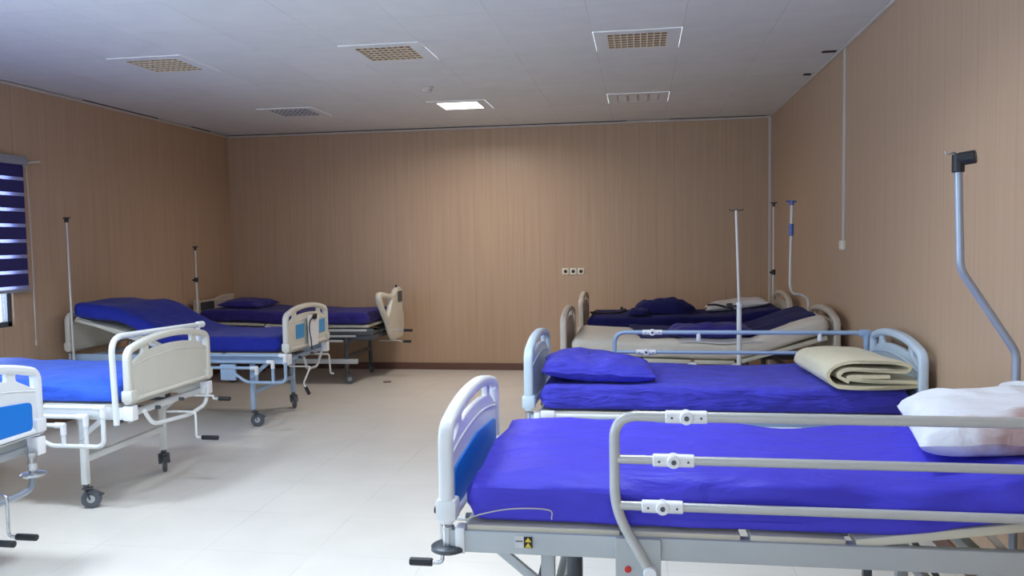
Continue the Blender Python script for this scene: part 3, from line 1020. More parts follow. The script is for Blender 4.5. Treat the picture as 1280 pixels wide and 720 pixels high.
def hospital_bed(xf, sgn, y0, label, panel_m, frame_m, insert, mattress_m, bot, thick=0.145, seed=0.0,
                 mattress_label='', L=2.13, head=True, foot=True, deck_bot=None, leg_m=None, amp=0.006, legs=True,
                 mx0=0.085, mx1=None, head_m=None, top_extra=None, head_raise=None):
    """xf = outer face of the foot panel; sgn = +1 when the head is towards +x."""
    X = lambda d: xf + sgn * d
    t = thing('hospital_bed', (X(L / 2), y0 + W / 2, 0), label, 'hospital bed', 'hospital beds along the two side walls')
    leg_m = leg_m or frame_m
    # main frame
    for yy, nm in ((y0 + 0.012, 'frame_beam'), (y0 + W - 0.047, 'frame_beam')):
        MB().box(min(X(0.03), X(L - 0.05)), max(X(0.03), X(L - 0.05)), yy, yy + 0.035, 0.56, 0.635, 0.006).build('side_beam', frame_m, t)
    for d in (0.05, 0.62, 1.15, 1.70, L - 0.08):
        MB().box(min(X(d), X(d + 0.035)), max(X(d), X(d + 0.035)), y0 + 0.04, y0 + W - 0.04, 0.565, 0.60, 0.004).build('cross_beam', frame_m, t)
    # legs and casters
    if legs:
        for d in (0.36, L - 0.42):
            for yy in (y0 + 0.055, y0 + W - 0.055):
                MB().bar((X(d), yy, 0.57), (X(d), yy, 0.15), 0.038, 0.038, 0.004).build('leg', leg_m, t)
                caster(X(d), yy, t, ang=-0.9 if (yy > y0 + 0.5) else 0.35)
            MB().box(min(X(d) - 0.014, X(d) + 0.014), X(d) + 0.014, y0 + 0.05, y0 + W - 0.05, 0.285, 0.325, 0.004).build('leg_brace', leg_m, t)
    # diagonal braces at the foot
    for yy in (y0 + 0.03, y0 + W - 0.03):
        MB().bar((X(0.20), yy, 0.57), (X(0.36), yy, 0.44), 0.022, 0.03, 0.003).build('diagonal_brace', frame_m, t)
    # lift screws under the deck
    for k, yy in enumerate((y0 + 0.33, y0 + 0.60)):
        MB().cyl((X(0.02), yy, 0.575), (X(1.0), yy, 0.565), 0.012).cyl((X(0.55), yy, 0.57), (X(0.95), yy, 0.565), 0.022).build('lift_screw', MT['dark_frame'], t)
    # deck boards follow the mattress underside
    secs = ((0.09, 0.60), (0.63, 0.98), (1.01, 1.30), (1.33, L - 0.09))
    for a, b in secs:
        za, zb = interp(bot, X(a)) - 0.018, interp(bot, X(b)) - 0.018
        db = MB().bar((X(a), y0 + W / 2, za), (X(b), y0 + W / 2, zb), W - 0.05, 0.03, 0.006)
        db.build('deck_board', MT['deck'], t)
        for yy in (y0 + 0.05, y0 + W - 0.05):
            if abs(zb - 0.66) < 0.05:
                MB().box(min(X(b) - 0.02, X(b) + 0.045), max(X(b) - 0.02, X(b) + 0.045), yy - 0.025, yy + 0.02, 0.62, zb - 0.004, 0.003).build('deck_hinge', MT['connector'], t)
    if foot:
        p = bed_panel('foot_panel', xf, sgn, y0, t, panel_m, insert)
        cb0, cb1 = ((0.052, 0.085) if sgn > 0 else (-0.005, 0.06))
        for yy in (y0 + 0.02, y0 + W - 0.05):
            MB().box(min(X(cb0), X(cb1)), max(X(cb0), X(cb1)), yy - 0.012, yy + 0.045, 0.555, 0.645, 0.006).build('corner_block', MT['connector'], t)
    if head:
        bed_panel('head_panel', X(L), -sgn, y0, t, head_m or panel_m, insert if insert != 'two' else None)
    mx1 = mx1 or (L - 0.075)
    sl = slab(X(mx0), X(mx1), y0 + 0.01, y0 + W - 0.01, bot, thick, seed=seed, amp=amp, top_extra=top_extra)
    mo = sl.build('mattress', mattress_m, t)
    if mattress_label:
        mo['label'] = mattress_label
    return t, X, mo

FLAT = 0.655

# ---- right side, nearest bed
R1Y = 2.60
b1_bot = [(-0.7, FLAT), (0.60, FLAT), (0.78, FLAT + 0.002), (1.45, FLAT + 0.145)]
def lin(tab):
    return tab
def b1_top(x, y):
    return 0.0
bed1, X1, mat1 = hospital_bed(-0.67, 1, R1Y, 'nearest right-hand hospital bed, vivid blue sheet, grey raised side rail, bright blue foot insert',
    MT['plastic'], MT['grey_frame'], 'long', MT['vinyl'], [(-0.7, FLAT), (0.72, FLAT), (1.47, FLAT + 0.11)], thick=0.170, seed=3.1,
    mattress_label='mattress in a smooth vivid blue sheet, head end raised', amp=0.020, legs=False, L=2.13)
for d in (0.36, 1.72):
    for yy in (R1Y + 0.055, R1Y + W - 0.055):
        MB().bar((X1(d), yy, 0.57), (X1(d), yy, 0.15), 0.045, 0.04, 0.004).build('leg', MT['grey_frame'], bed1)
        caster(X1(d), yy, bed1)
    MB().box(X1(d) - 0.014, X1(d) + 0.014, R1Y + 0.05, R1Y + W - 0.05, 0.285, 0.325, 0.004).build('leg_brace', MT['grey_frame'], bed1)
raised_rail(-0.085, 1.40, R1Y - 0.005, bed1, ztop=1.035, zs=(0.895, 0.745), zp=0.53, kick=0.11, jn=(0.225, 0.185, 0.15))
pl = plate('rail_bracket', rpoly([(-0.085, 0.44), (0.06, 0.44), (0.06, 0.635), (-0.085, 0.635)], 0.008), [], 0.012, 'y', R1Y + 0.004, MT['grey_frame'], bed1, bevel=0.003)
MB().cyl((-0.045, R1Y - 0.008, 0.535), (-0.045, R1Y + 0.002, 0.535), 0.011, 16).build('red_plug', MT['red'], pl)
MB().cyl((0.025, R1Y - 0.03, 0.53), (0.025, R1Y + 0.01, 0.53), 0.022, 20).build('pivot_cap', MT['connector'], pl)
st = plate('warning_sticker', [(-0.415, 0.585), (-0.355, 0.585), (-0.355, 0.625), (-0.415, 0.625)], [], 0.002, 'y', R1Y + 0.0105, MT['sticker_grey'], bed1, bevel=0.0004)
MB().box(-0.385, -0.356, R1Y + 0.0084, R1Y + 0.0092, 0.586, 0.624, 0).build('black_square', MT['black'], st, smooth=False)
for zz in (0.588, 0.606):
    tri = plate('yellow_triangle', [(-0.381, zz), (-0.360, zz), (-0.3705, zz + 0.015)], [], 0.0008, 'y', R1Y + 0.0078, MT['yellow'], st, bevel=0.0002)
MB().box(-0.413, -0.388, R1Y + 0.0084, R1Y + 0.0092, 0.606, 0.609, 0).build('black_line', MT['black'], st, smooth=False)
# bumper discs, cranks
for yy in (R1Y + 0.035, R1Y + W - 0.035):
    MB().lathe((-0.645, yy, 0.558), (0, 0, 1), [(0.052, 0), (0.06, 0.004), (0.06, 0.016), (0.05, 0.022), (0.018, 0.024), (0.018, 0.05)]).build('bumper_disc', MT['dark_frame'], bed1)
crank(-0.655, R1Y + 0.38, -1, bed1, z=0.545, out=0.10, drop=0.175, grip=0.085)
crank(-0.655, R1Y + 0.60, -1, bed1, z=0.56, out=0.075, drop=0.06, grip=0.065)
# lift mechanism seen through the frame
MB().cyl((-0.25, R1Y + 0.40, 0.58), (-0.25, R1Y + 0.40, 0.30), 0.016).cyl((-0.25, R1Y + 0.40, 0.50), (-0.25, R1Y + 0.40, 0.25), 0.03).build('lift_column', MT['dark_frame'], bed1)
MB().bar((-0.31, R1Y + 0.42, 0.58), (-0.40, R1Y + 0.42, 0.22), 0.035, 0.02).build('lift_strut', MT['dark_frame'], bed1)
MB().bar((0.86, R1Y + 0.45, 0.66), (1.05, R1Y + 0.45, 0.36), 0.03, 0.02).build('lift_strut', MT['dark_frame'], bed1)
MB().bar((0.83, R1Y + 0.55, 0.66), (0.83, R1Y + 0.55, 0.30), 0.03, 0.03).build('lift_strut', MT['dark_frame'], bed1)
MB().bar((1.02, R1Y + 0.10, 0.72), (1.25, R1Y + 0.10, 0.45), 0.05, 0.02).build('backrest_strut', MT['aged_shaded_plastic'], bed1)
# elastic hem cord of the sheet over the foot corner
hc = MB().tube(catmull([(-0.585, R1Y + 0.008, 0.672), (-0.52, R1Y - 0.006, 0.70), (-0.42, R1Y - 0.010, 0.722), (-0.30, R1Y - 0.008, 0.722), (-0.290, R1Y - 0.006, 0.69)], 6), 0.0022, 6).build('sheet_hem_cord', MT['cord'], mat1)

# white stained pillow on the nearest bed
pil = pillow(1.20, R1Y + 0.44, 0.872, 0.52, 0.62, 0.160, rotz=radians(-10), tilt=(0.09, 0.02), seed=2.2, pinch=0.02, e1=3.6)
po = pil.build('pillow', MT['stained'], None, origin=(1.205, R1Y + 0.44, 0.866))
tag(po, 'white pillow with a pinkish brown stain, on the nearest right-hand bed', 'pillow')

# bent IV pole at the head of the nearest bed
def iv_bent():
    yy = 3.42
    t = thing('iv_pole', (1.445, yy, 0), 'bent grey metal drip pole with a black knob, at the nearest right-hand bed', 'drip pole', 'drip poles at the bed heads')
    MB().tube(fillet([(1.445, yy, 0.0), (1.445, yy, 1.13), (1.235, yy, 1.46), (1.222, yy, 1.86)], 0.035, 8), 0.0155, 14).build('pole', MT['alu'], t)
    MB().cyl((1.222, yy, 1.835), (1.222, yy, 1.905), 0.023).cyl((1.222, yy, 1.885), (1.275, yy - 0.03, 1.892), 0.026).build('clamp_knob', MT['black'], t)
    MB().tube(catmull([(1.222, yy, 1.90), (1.205, yy, 1.912), (1.18, yy, 1.905), (1.172, yy, 1.918)]), 0.004, 6).build('drip_hook', MT['chrome'], t)
iv_bent()

# ---- right side, second bed
R2Y = 4.42
bed2, X2, mat2 = hospital_bed(-0.64, 1, R2Y, 'second right-hand hospital bed, with a blue pillow at its foot and pale blue end panels',
    mat('pale_blue_abs_plastic', srgb(196, 212, 226), 0.32, vary=(4, 0.03)), MT['blue_frame'], None, MT['nonwoven'], [(-0.7, FLAT), (1.5, FLAT)], thick=0.145, seed=8.3,
    mattress_label='mattress in a wrinkled ultramarine sheet', amp=0.012, L=2.10)
rr = raised_rail(-0.17, 1.40, R2Y + W + 0.02, bed2, ztop=0.985, zs=(0.855, 0.72), zp=0.53, m=MT['blue_frame'], r=0.014, jn=(0.245, 0.205, 0.165))
for xx in (0.37, 1.12):
    MB().cyl((xx, R2Y + W + 0.02, 0.93), (xx, R2Y + W + 0.02, 0.985), 0.014, 12).build('rail_stud', MT['connector'], rr)
MB().box(1.355, 1.425, R2Y + W + 0.004, R2Y + W + 0.036, 0.965, 1.005, 0.006).cyl((1.40, R2Y + W + 0.02, 0.975), (1.40, R2Y + W + 0.02, 0.90), 0.018).build('rail_joint', MT['blue_frame'], rr)
fr2 = MB().tube([(-0.53, R2Y - 0.022, 0.638), (1.30, R2Y - 0.022, 0.638)], 0.012).build('side_rail', MT['white'], bed2)
fr2['label'] = 'side rail let down along the near side'
MB().box(-0.545, -0.465, R2Y - 0.04, R2Y - 0.004, 0.628, 0.664, 0.006).build('rail_joint', MT['connector'], fr2)
MB().tube([(-0.42, R2Y - 0.022, 0.585), (1.25, R2Y - 0.022, 0.585)], 0.012).build('rail_bar', MT['white'], fr2)
MB().cyl((-0.02, R2Y - 0.022, 0.648), (-0.02, R2Y - 0.022, 0.62), 0.015).build('rail_stud', MT['connector'], fr2)

p2 = pillow(-0.25, R2Y + 0.36, 0.785, 0.64, 0.56, 0.15, rotz=radians(4), tilt=(-0.06, 0), seed=6.6, pinch=0.02, amp=0.022, e1=3.0).build('pillow', MT['nonwoven'], None)
tag(p2, 'ultramarine blue pillow lying at the foot end of the second right-hand bed', 'pillow')

# folded blanket: layered strip seen from its near end
def folded_blanket(x0, y0, y1, z0):
    path = [(0.30, 0.068), (0.15, 0.066), (0.10, 0.058), (0.14, 0.050), (0.44, 0.036), (0.46, 0.028), (0.42, 0.018), (0.10, 0.012), (0.03, 0.024),
            (0.0, 0.068), (0.04, 0.116), (0.14, 0.138), (0.30, 0.136), (0.385, 0.122), (0.40, 0.104), (0.37, 0.092), (0.24, 0.098), (0.12, 0.100), (0.07, 0.088), (0.055, 0.062), (0.10, 0.040), (0.26, 0.034), (0.43, 0.020 + 0.006)]
    path = path[:21]
    c = catmull([(a, 0, b) for a, b in path], 7)
    th = 0.0085
    up, dn = [], []
    for i, p in enumerate(c):
        a = c[max(i - 1, 0)]; b = c[min(i + 1, len(c) - 1)]
        d = (b - a).normalized()
        n = Vector((-d.z, 0, d.x))
        up.append(p + n * th)
        dn.append(p - n * th)
    loop = up + dn[::-1]
    rows = []
    NY = 26
    for j in range(NY + 1):
        t = j / NY
        y = y0 + (y1 - y0) * t
        row = []
        for p in loop:
            ty = (p.x - 0.2) * 0.25 * 0.3
            sag = 1.08 - 0.16 * t
            x = x0 + p.x - 0.04 * t + 0.010 * noise.noise(Vector((t * 3, p.z * 20, 1.0)))
            z = z0 + p.z * sag + 0.006 * noise.noise(Vector((t * 4, p.x * 6, 3.0))) * min(1, p.z * 12)
            row.append(Vector((x, y + ty - 0.05 * sin(p.x * 6) * (1 - t), z)))
        rows.append(row)
    return MB().grid_surface(rows, close=True, caps=True)
fb = folded_blanket(0.965, R2Y + 0.02, R2Y + 0.72, 0.795).build('folded_blanket', MT['blanket'])
tag(fb, 'cream blanket folded into layers at the head of the second right-hand bed', 'blanket')

# ---- right side, third bed
R3Y = 6.19
bed3, X3, mat3 = hospital_bed(-0.61, 1, R3Y, 'third right-hand hospital bed, bare cream mattress with navy cloth on it',
    MT['aged_shaded_plastic'], MT['dark_frame'], None, MT['cream_sheet'], [(-0.7, 0.72), (0.15, 0.69), (0.62, 0.675), (1.45, 0.875)], thick=0.14, seed=12.0,
    mattress_label='thick cream mattress, sagging in the middle, head end raised', amp=0.010, L=2.05)

def navy_sheet_fn(a, b):
    # a along x, b from the near edge to the far edge
    x = -0.10 + 1.40 * a + 0.10 * (1 - b) * (1 - a)
    y = R3Y + (0.10 + 0.10 * a) * (1 - b) + (W - 0.04) * b
    zb = interp([(-0.7, 0.72), (0.15, 0.69), (0.62, 0.675), (1.45, 0.875)], x) + 0.14
    z = zb + 0.016 + 0.012 * noise.noise(Vector((x * 5, y * 5, 1))) + 0.008 * abs(noise.noise(Vector((x * 9, y * 7, 4))))
    z -= 0.012 * max(0, 0.15 - b) / 0.15
    return Vector((x, y, z))
s3 = cloth(navy_sheet_fn, 60, 30, 0.010).build('navy_blanket', MT['navy'])
tag(s3, 'navy blanket spread over the cream mattress of the third right-hand bed', 'blanket')
h3 = pillow(0.53, R3Y + 0.25, 0.822, 0.62, 0.34, 0.125, rotz=radians(3), seed=9.9, amp=0.022, pinch=0.04).build('cloth_heap', MT['purple'])
tag(h3, 'purple blue heap of cloth on the near edge of the third right-hand bed', 'cloth')
w3 = cloth(lambda a, b: Vector((0.28 + 0.62 * a, R3Y + 0.005 + 0.13 * b, 0.822 + 0.006 * sin(a * 9) + 0.01 * b)), 24, 6, 0.012).build('white_cloth', MT['white_cloth'])
tag(w3, 'small white cloth showing under the purple heap on the third right-hand bed', 'cloth')

# ---- right side, fourth bed
R4Y = 8.00
bed4, X4, mat4 = hospital_bed(-0.604, 1, R4Y, 'farthest right-hand hospital bed near the back wall, navy mattress',
    MT['aged_shaded_plastic'], MT['dark_frame'], None, MT['navy'], [(-0.7, 0.70), (0.6, 0.70), (1.45, 0.78)], thick=0.14, seed=15.0,
    mattress_label='navy mattress', amp=0.008, L=2.03)
def heap(cx, cy, z0, lx, ly, h, seed, n=44):
    mb = MB()
    def top(a, b):
        r = max(0, 1 - (abs(a) ** 3 + abs(b) ** 3)) ** 0.35
        x, y = a * lx / 2, b * ly / 2
        q = h * r * (0.72 + 0.35 * noise.noise(Vector((x * 4 + seed, y * 4, 0))) + 0.22 * abs(noise.noise(Vector((x * 11, y * 9 + seed, 2)))))
        return Vector((cx + x * (1 + 0.06 * noise.noise(Vector((a * 2, b * 2, seed)))), cy + y, z0 + max(q, 0.003)))
    mb.grid_surface([[top(-1 + 2 * i / n, -1 + 2 * j / n) for j in range(n + 1)] for i in range(n + 1)])
    mb.grid_surface([[Vector((top(-1 + 2 * i / n, -1 + 2 * j / n).x, top(-1 + 2 * i / n, -1 + 2 * j / n).y, z0)) for j in range(n + 1)] for i in range(n + 1)])
    return mb
tag(heap(0.24, R4Y + 0.42, 0.848, 0.62, 0.50, 0.155, 3.3).build('crumpled_blanket', MT['navy']),
    'crumpled dark navy blanket heaped in the middle of the farthest right-hand bed', 'blanket')
tag(heap(-0.015, R4Y + 0.16, 0.850, 0.20, 0.22, 0.07, 7.3).build('folded_cloth', MT['navy']),
    'small dark navy cloth lying left of the heaped blanket on the farthest right-hand bed', 'cloth')
tag(pillow(0.96, R4Y + 0.52, 0.862, 0.62, 0.44, 0.11, rotz=radians(-3), tilt=(0.12, 0), seed=4.4).build('pillow', MT['white_cloth']),
    'greyish white pillow on the farthest right-hand bed', 'pillow')
bt = thing('black_strap', (-0.28, R4Y + 0.12, 0.85), 'thin black strap with a small clamp lying at the foot of the farthest right-hand bed', 'strap')
MB().tube(catmull([(-0.50, R4Y + 0.30, 0.853), (-0.40, R4Y + 0.22, 0.856), (-0.25, R4Y + 0.20, 0.858), (-0.19, R4Y + 0.22, 0.862), (-0.17, R4Y + 0.24, 0.870)]), 0.010, 8).build('band', MT['strap'], bt)
MB().cyl((-0.19, R4Y + 0.24, 0.872), (-0.14, R4Y + 0.24, 0.882), 0.020).cyl((-0.19, R4Y + 0.24, 0.885), (-0.185, R4Y + 0.24, 0.915), 0.012).build('clamp', MT['black'], bt)
tag(MB().tube(catmull([(0.66, R4Y + 0.30, 0.925), (0.74, R4Y + 0.26, 0.93), (0.84, R4Y + 0.24, 0.905), (0.90, R4Y + 0.22, 0.895)]), 0.011, 8).build('black_tube', MT['strap']),
    'short dark tube lying on the greyish white pillow of the farthest right-hand bed', 'tube')

# ---- left side beds (head ends at the left wall)
LX = -3.0
# A: nearest, only its foot corner is in the picture
LA = 2.755
bedA, XA, matA = hospital_bed(LX, -1, LA, 'nearest left-hand hospital bed, bright blue foot insert, cut off by the picture edge',
    MT['plastic'], MT['grey_frame'], 'long', MT['bright_royal'], [(-6, FLAT), (-2, FLAT)], seed=20, mattress_label='mattress in a bright blue sheet', legs=True)
for yy in (LA + 0.035, LA + W - 0.075):
    MB().lathe((LX - 0.02, yy, 0.455), (0, 0, 1), [(0.052, 0), (0.06, 0.004), (0.06, 0.012), (0.05, 0.018), (0.018, 0.02), (0.024, 0.035), (0.02, 0.05), (0.024, 0.06), (0.02, 0.075), (0.022, 0.12)]).build('bumper_disc', MT['chrome'], bedA)
MB().tube(fillet([(LX - 0.02, LA + W - 0.075, 0.46), (LX - 0.02, LA + W - 0.09, 0.40), (LX - 0.02, LA + W - 0.16, 0.385), (LX - 0.02, LA + 0.2, 0.385)], 0.05), 0.016).build('foot_bow', MT['alu'], bedA)
crank(LX, LA + 0.535, 1, bedA, z=0.46, out=0.11, drop=0.19, grip=0.10)
crank(LX, LA + 0.40, 1, bedA, z=0.44, out=0.11, drop=0.15, grip=0.10)

# B
LB = 4.395
bedB, XB, matB = hospital_bed(LX, -1, LB, 'second left-hand hospital bed, plain cream foot panel with a bent white rail behind it',
    MT['cream_plastic'], MT['white'], None, MT['bright_royal'], [(-6, FLAT), (-2, FLAT)], seed=24, mattress_label='mattress in a bright blue wrinkled sheet', amp=0.012)
folded_rail(LX - 0.17, 1, LB - 0.022, bedB, m=MT['white'])
crank(LX, LB + 0.55, 1, bedB, z=0.50, out=0.09, drop=0.17, grip=0.11, m=MT['white'])
crank(LX, LB + 0.80, 1, bedB, z=0.56, out=0.08, drop=0.02, grip=0.08, m=MT['white'])
MB().tube(fillet([(LX + 0.02, LB + 0.10, 0.60), (LX + 0.02, LB + 0.18, 0.50), (LX + 0.02, LB + 0.60, 0.47), (LX + 0.02, LB + 0.80, 0.50), (LX + 0.02, LB + 0.84, 0.60)], 0.06), 0.013).build('foot_bow', MT['white'], bedB)
xr_ = LX - 0.105
rb = MB().tube(fillet([(xr_, LB + 0.012, 0.53), (xr_ - 0.01, LB + 0.005, 1.06), (xr_ + 0.0, LB + 0.98, 1.035)], 0.11, 10), 0.018, 16).build('side_rail', MT['white'], bedB)
rb['label'] = 'bent white rail standing behind the foot panel'
MB().cyl((xr_, LB + 0.945, 1.036), (xr_, LB + 1.02, 1.034), 0.023).cyl((xr_, LB + 0.955, 1.03), (xr_, LB + 0.955, 0.955), 0.015).cyl((xr_, LB + 0.955, 0.97), (xr_, LB + 0.955, 0.86), 0.023).build('rail_joint', MT['connector'], rb)

# C
LC = 6.60
c_bot = [(-6, 0.99), (-5.05, 0.96), (-4.72, 0.93), (-3.95, FLAT), (-2.5, FLAT)]
bedC, XC, matC = hospital_bed(LX, -1, LC, 'third left-hand hospital bed, head end raised, foot panel with two sky blue squares',
    MT['cream_plastic'], MT['blue_frame'], 'two', MT['royal'], c_bot, seed=28, mattress_label='mattress in a royal blue sheet, head end raised', amp=0.012)
folded_rail(LX - 0.02, 1, LC - 0.022, bedC, m=MT['blue_frame'])
crank(LX, LC + 0.28, 1, bedC, z=0.50, out=0.08, drop=0.12, lean=-0.16, grip=0.07, m=MT['iv_white'], gdir=(0.35, 0.25, -1))
crank(LX, LC + 0.72, 1, bedC, z=0.55, out=0.08, drop=0.19, lean=0.03, grip=0.0, m=MT['iv_white'])
MB().tube(fillet([(LX + 0.02, LC + 0.28, 0.58), (LX + 0.03, LC + 0.32, 0.47), (LX + 0.03, LC + 0.55, 0.46), (LX + 0.03, LC + 0.66, 0.58)], 0.05), 0.012).build('foot_bow', MT['grey_frame'], bedC)
MB().bar((-5.05, LC + 0.07, 0.955), (-4.0, LC + 0.07, 0.62), 0.02, 0.035).build('backrest_support', MT['white'], bedC)
# strip with dark latch and cord on the outer face of the foot panel
ps = plate('hanging_strip', rpoly([(LC + 0.42, 0.66), (LC + 0.62, 0.66), (LC + 0.65, 0.93), (LC + 0.40, 0.95)], 0.02), [], 0.014, 'x', LX + 0.016, MT['plastic'], bedC, bevel=0.004)
MB().box(LX + 0.018, LX + 0.04, LC + 0.50, LC + 0.57, 0.90, 0.95, 0.008).build('latch', MT['black'], ps)
MB().tube(catmull([(LX + 0.024, LC + 0.50, 0.93), (LX + 0.026, LC + 0.42, 0.88), (LX + 0.024, LC + 0.415, 0.80), (LX + 0.026, LC + 0.44, 0.72), (LX + 0.024, LC + 0.455, 0.63)]), 0.006, 8).build('cord', MT['black'], ps)

# D: modern bed with winged ends, by the back wall
LD = 8.72
bedD, XD, matD = hospital_bed(-2.93, -1, LD, 'farthest left-hand hospital bed in the corner, with winged cream end panels',
    MT['cream_plastic'], MT['dark_frame'], None, MT['purple'], [(-6, 0.73), (-4.6, 0.71), (-3.9, FLAT + 0.02), (-2.5, FLAT + 0.02)], seed=33, mattress_label='mattress in a dark purple blue sheet', amp=0.012, head=False, foot=False, L=2.2)
def wing_panel(name, xo, y0, m, parent, inner):
    P = lambda v, z: (y0 + v, z)
    ol = [P(0.0, 1.03), P(0.0, 0.93), P(0.14, 0.80), P(0.30, 0.66), P(0.40, 0.52), P(0.50, 0.44), P(0.86, 0.44), P(0.93, 0.55), P(0.94, 0.72), P(0.88, 0.80), P(0.91, 0.88), P(0.90, 1.02), P(0.80, 1.065), P(0.66, 1.05), P(0.54, 0.98), P(0.10, 1.04)]
    hl = [P(0.09, 0.975), P(0.47, 0.93), P(0.38, 0.80), P(0.30, 0.74), P(0.16, 0.87)]
    o = plate(name, rpoly(ol, 0.05, 5), [rpoly(hl, 0.03, 4)], 0.06, 'x', xo, m, parent, bevel=0.02)
    return o
wp = wing_panel('foot_panel', -2.90, LD + 0.02, MT['cream_plastic'], bedD, False)
wp['label'] = 'winged cream foot panel with a triangular hand opening'
plate('control_display', rpoly([(LD + 0.70, 0.88), (LD + 0.86, 0.88), (LD + 0.86, 1.01), (LD + 0.70, 1.01)], 0.015), [], 0.012, 'x', -2.868, MT['dark_frame'], wp, bevel=0.003)
MB().cyl((-2.90, LD + 0.74, 1.05), (-2.90, LD + 0.74, 1.085), 0.012).build('knob', MT['black'], wp)
hd = plate('head_panel', rpoly([(LD + 0.02, 0.64), (LD + 0.62, 0.64), (LD + 0.80, 0.74), (LD + 0.90, 0.86), (LD + 0.96, 0.985), (LD + 0.60, 0.985), (LD + 0.52, 0.95), (LD + 0.15, 0.95), (LD + 0.04, 0.98)], 0.04), [], 0.05, 'x', -5.11, MT['aged_shaded_plastic'], bedD, bevel=0.016)  # darker plastic puts the corner's shade into the panel colour
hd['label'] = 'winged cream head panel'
for a, b, mm in ((0.12, 0.42, MT['dark_frame']), (0.52, 0.86, MT['aged_shaded_plastic'])):
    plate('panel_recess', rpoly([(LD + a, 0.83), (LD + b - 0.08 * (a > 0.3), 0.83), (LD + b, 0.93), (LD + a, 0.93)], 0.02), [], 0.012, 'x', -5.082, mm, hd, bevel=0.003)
for z_, xx in ((0.62, -3.02), (0.555, -3.15), (0.50, -3.30)):
    MB().box(-4.6, xx, LD - 0.03, LD - 0.005, z_ - 0.014, z_ + 0.010, 0.004).build('frame_rail', MT['grey_frame'], bedD)
MB().box(-4.5, -3.15, LD + 0.01, LD + 0.05, 0.235, 0.29, 0.005).build('base_beam', MT['grey_frame'], bedD)
MB().box(-3.6, -2.98, LD + 0.05, LD + 0.85, 0.50, 0.555, 0.006).build('underbed_box', MT['dark_frame'], bedD)
crank(-2.93, LD + 0.48, 1, bedD, z=0.575, out=0.15, drop=0.01, grip=0.10)
crank(-2.93, LD + 0.48, 1, bedD, z=0.445, out=0.14, drop=0.01, grip=0.09)
tag(pillow(-4.62, LD + 0.40, 0.84, 0.50, 0.62, 0.12, tilt=(-0.04, 0), seed=5.2, amp=0.014).build('pillow', MT['purple']),
    'dark purple blue pillow at the head of the farthest left-hand bed', 'pillow')

# ------------------------------------------------------------------ drip poles
def iv_straight(x, y, z0, z1, label, collar, m=MT['iv_white'], lean=0.0, r=0.009):
    t = thing('iv_pole', (x, y, 0), label, 'drip pole', 'drip poles at the bed heads')
    if collar:
        MB().cyl((x, y, 0.0), (x, y, collar), r * 1.5, 12).build('lower_pole', m, t)
        MB().cyl((x, y, collar - 0.02), (x + lean, y, z1), r, 12).build('upper_pole', m, t)
        MB().cyl((x, y, collar - 0.025), (x, y, collar + 0.03), r * 2.3, 14).cyl((x, y, collar), (x - 0.04, y - 0.01, collar), 0.011).build('clamp_collar', MT['black'], t)
    else:
        MB().cyl((x, y, 0.0), (x + lean, y, z1), r, 12, r2=r * 0.7).build('pole', m, t)
    MB().cyl((x + lean, y, z1 - 0.03), (x + lean, y, z1 + 0.015), r * 1.6, 12).tube(catmull([(x + lean - 0.03, y, z1 + 0.012), (x + lean - 0.02, y, z1 + 0.006), (x + lean + 0.02, y, z1 + 0.006), (x + lean + 0.035, y, z1 + 0.012)]), 0.006, 8).build('hook_head', MT['black'], t)
    return t
iv_straight(-5.02, LC - 0.025, 0.9, 1.85, 'thin straight drip pole without collar at the head of the third left-hand bed', None, lean=-0.015, r=0.011)
iv_straight(-5.03, LD - 0.045, 0.9, 1.57, 'short straight drip pole with black collar near the left corner of the room', 1.20)
iv_straight(1.395, R4Y + 0.99 - 0.14 + 0.12, 0.9, 1.94, 'tall straight drip pole with black collar in the far right corner of the room', 1.215)

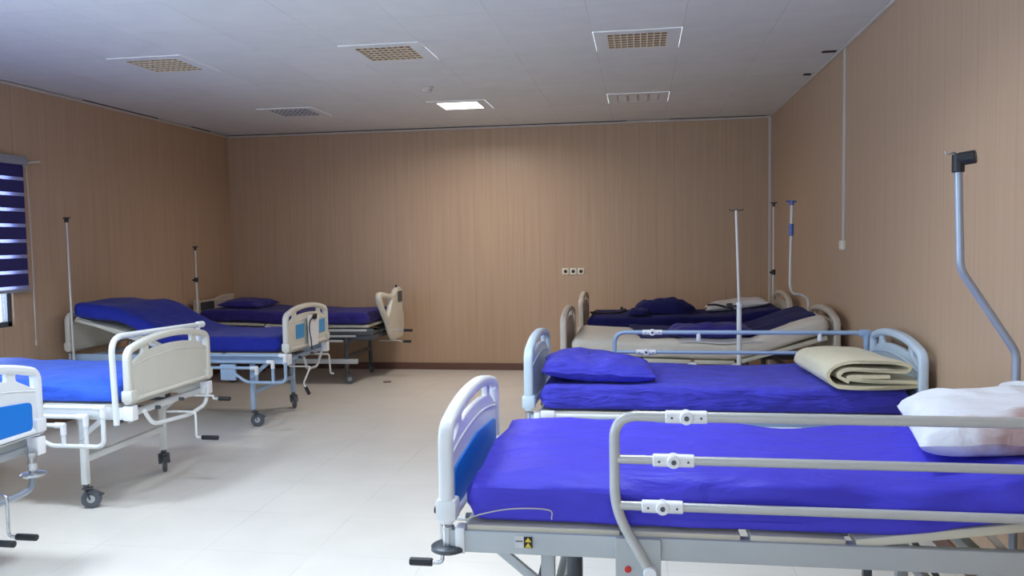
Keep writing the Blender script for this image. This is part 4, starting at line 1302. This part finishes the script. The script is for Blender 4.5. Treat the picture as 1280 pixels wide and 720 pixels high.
# pole with a cream jogged tube and blue clamp at the third bed
t = thing('iv_pole', (1.40, 7.165, 0), 'cream drip pole with blue clamp and blue top, behind the third right-hand bed', 'drip pole', 'drip poles at the bed heads')
MB().tube(fillet([(1.40, 7.165, 0.0), (1.40, 7.165, 1.07), (1.34, 7.165, 1.105), (1.27, 7.165, 1.11), (1.25, 7.165, 1.18), (1.262, 7.165, 1.87)], 0.04, 6), 0.0125, 12).build('pole', MT['iv_white'], t)
MB().cyl((1.257, 7.165, 1.60), (1.258, 7.165, 1.70), 0.021).build('clamp_sleeve', MT['iv_blue'], t)
MB().cyl((1.262, 7.165, 1.855), (1.262, 7.165, 1.895), 0.018).tube([(1.215, 7.165, 1.89), (1.30, 7.165, 1.885)], 0.008, 8).build('hook_head', MT['iv_blue'], t)

# free-standing two-stage drip stand between the second and third beds
t = thing('drip_stand', (0.67, 5.75, 0), 'white two-stage drip stand with a black knob, between the second and third right-hand beds', 'drip stand')
MB().cyl((0.67, 5.75, 0.06), (0.668, 5.75, 1.14), 0.0165, 16).build('lower_pole', MT['white'], t)
MB().cyl((0.668, 5.75, 1.12), (0.648, 5.75, 1.78), 0.009, 12).build('upper_pole', MT['iv_white'], t)
MB().cyl((0.668, 5.75, 1.115), (0.668, 5.75, 1.15), 0.0215, 16).build('collar', MT['white'], t)
kb = MB().cyl((0.66, 5.745, 1.125), (0.61, 5.74, 1.125), 0.007).cyl((0.622, 5.741, 1.125), (0.585, 5.737, 1.125), 0.021, 14).build('clamp_knob', MT['black'], t)
MB().tube(catmull([(0.60, 5.75, 1.785), (0.615, 5.75, 1.778), (0.648, 5.75, 1.78), (0.68, 5.75, 1.778), (0.695, 5.75, 1.785)]), 0.004, 8).tube([(0.648, 5.72, 1.785), (0.648, 5.78, 1.785)], 0.004, 8).build('drip_hook', MT['dark_frame'], t)
for k in range(5):
    a = 2 * pi * k / 5 + 0.3
    e = Vector((0.67 + 0.27 * cos(a), 5.75 + 0.27 * sin(a), 0.065))
    MB().bar((0.67, 5.75, 0.10), e, 0.025, 0.02, 0.004).build('base_leg', MT['white'], t)
    MB().lathe(e + Vector((0, 0, -0.04)) - Vector((0.01, 0, 0)), (1, 0, 0), [(0.012, 0), (0.024, 0.002), (0.025, 0.01), (0.024, 0.018), (0.012, 0.02)], 16).build('wheel', MT['tyre'], t)

# small dark scrap on the floor
sc_ = MB().box(-2.91, -2.82, 8.89, 8.93, 0.0, 0.012, 0.003, rot=Matrix.Rotation(0.3, 3, 'Z'))
tag(sc_.build('floor_scrap', MT['baseboard'], None), 'small dark scrap lying on the floor by the farthest left-hand bed', 'scrap')

for o in SC.objects:
    if '_w' in o:
        del o['_w']
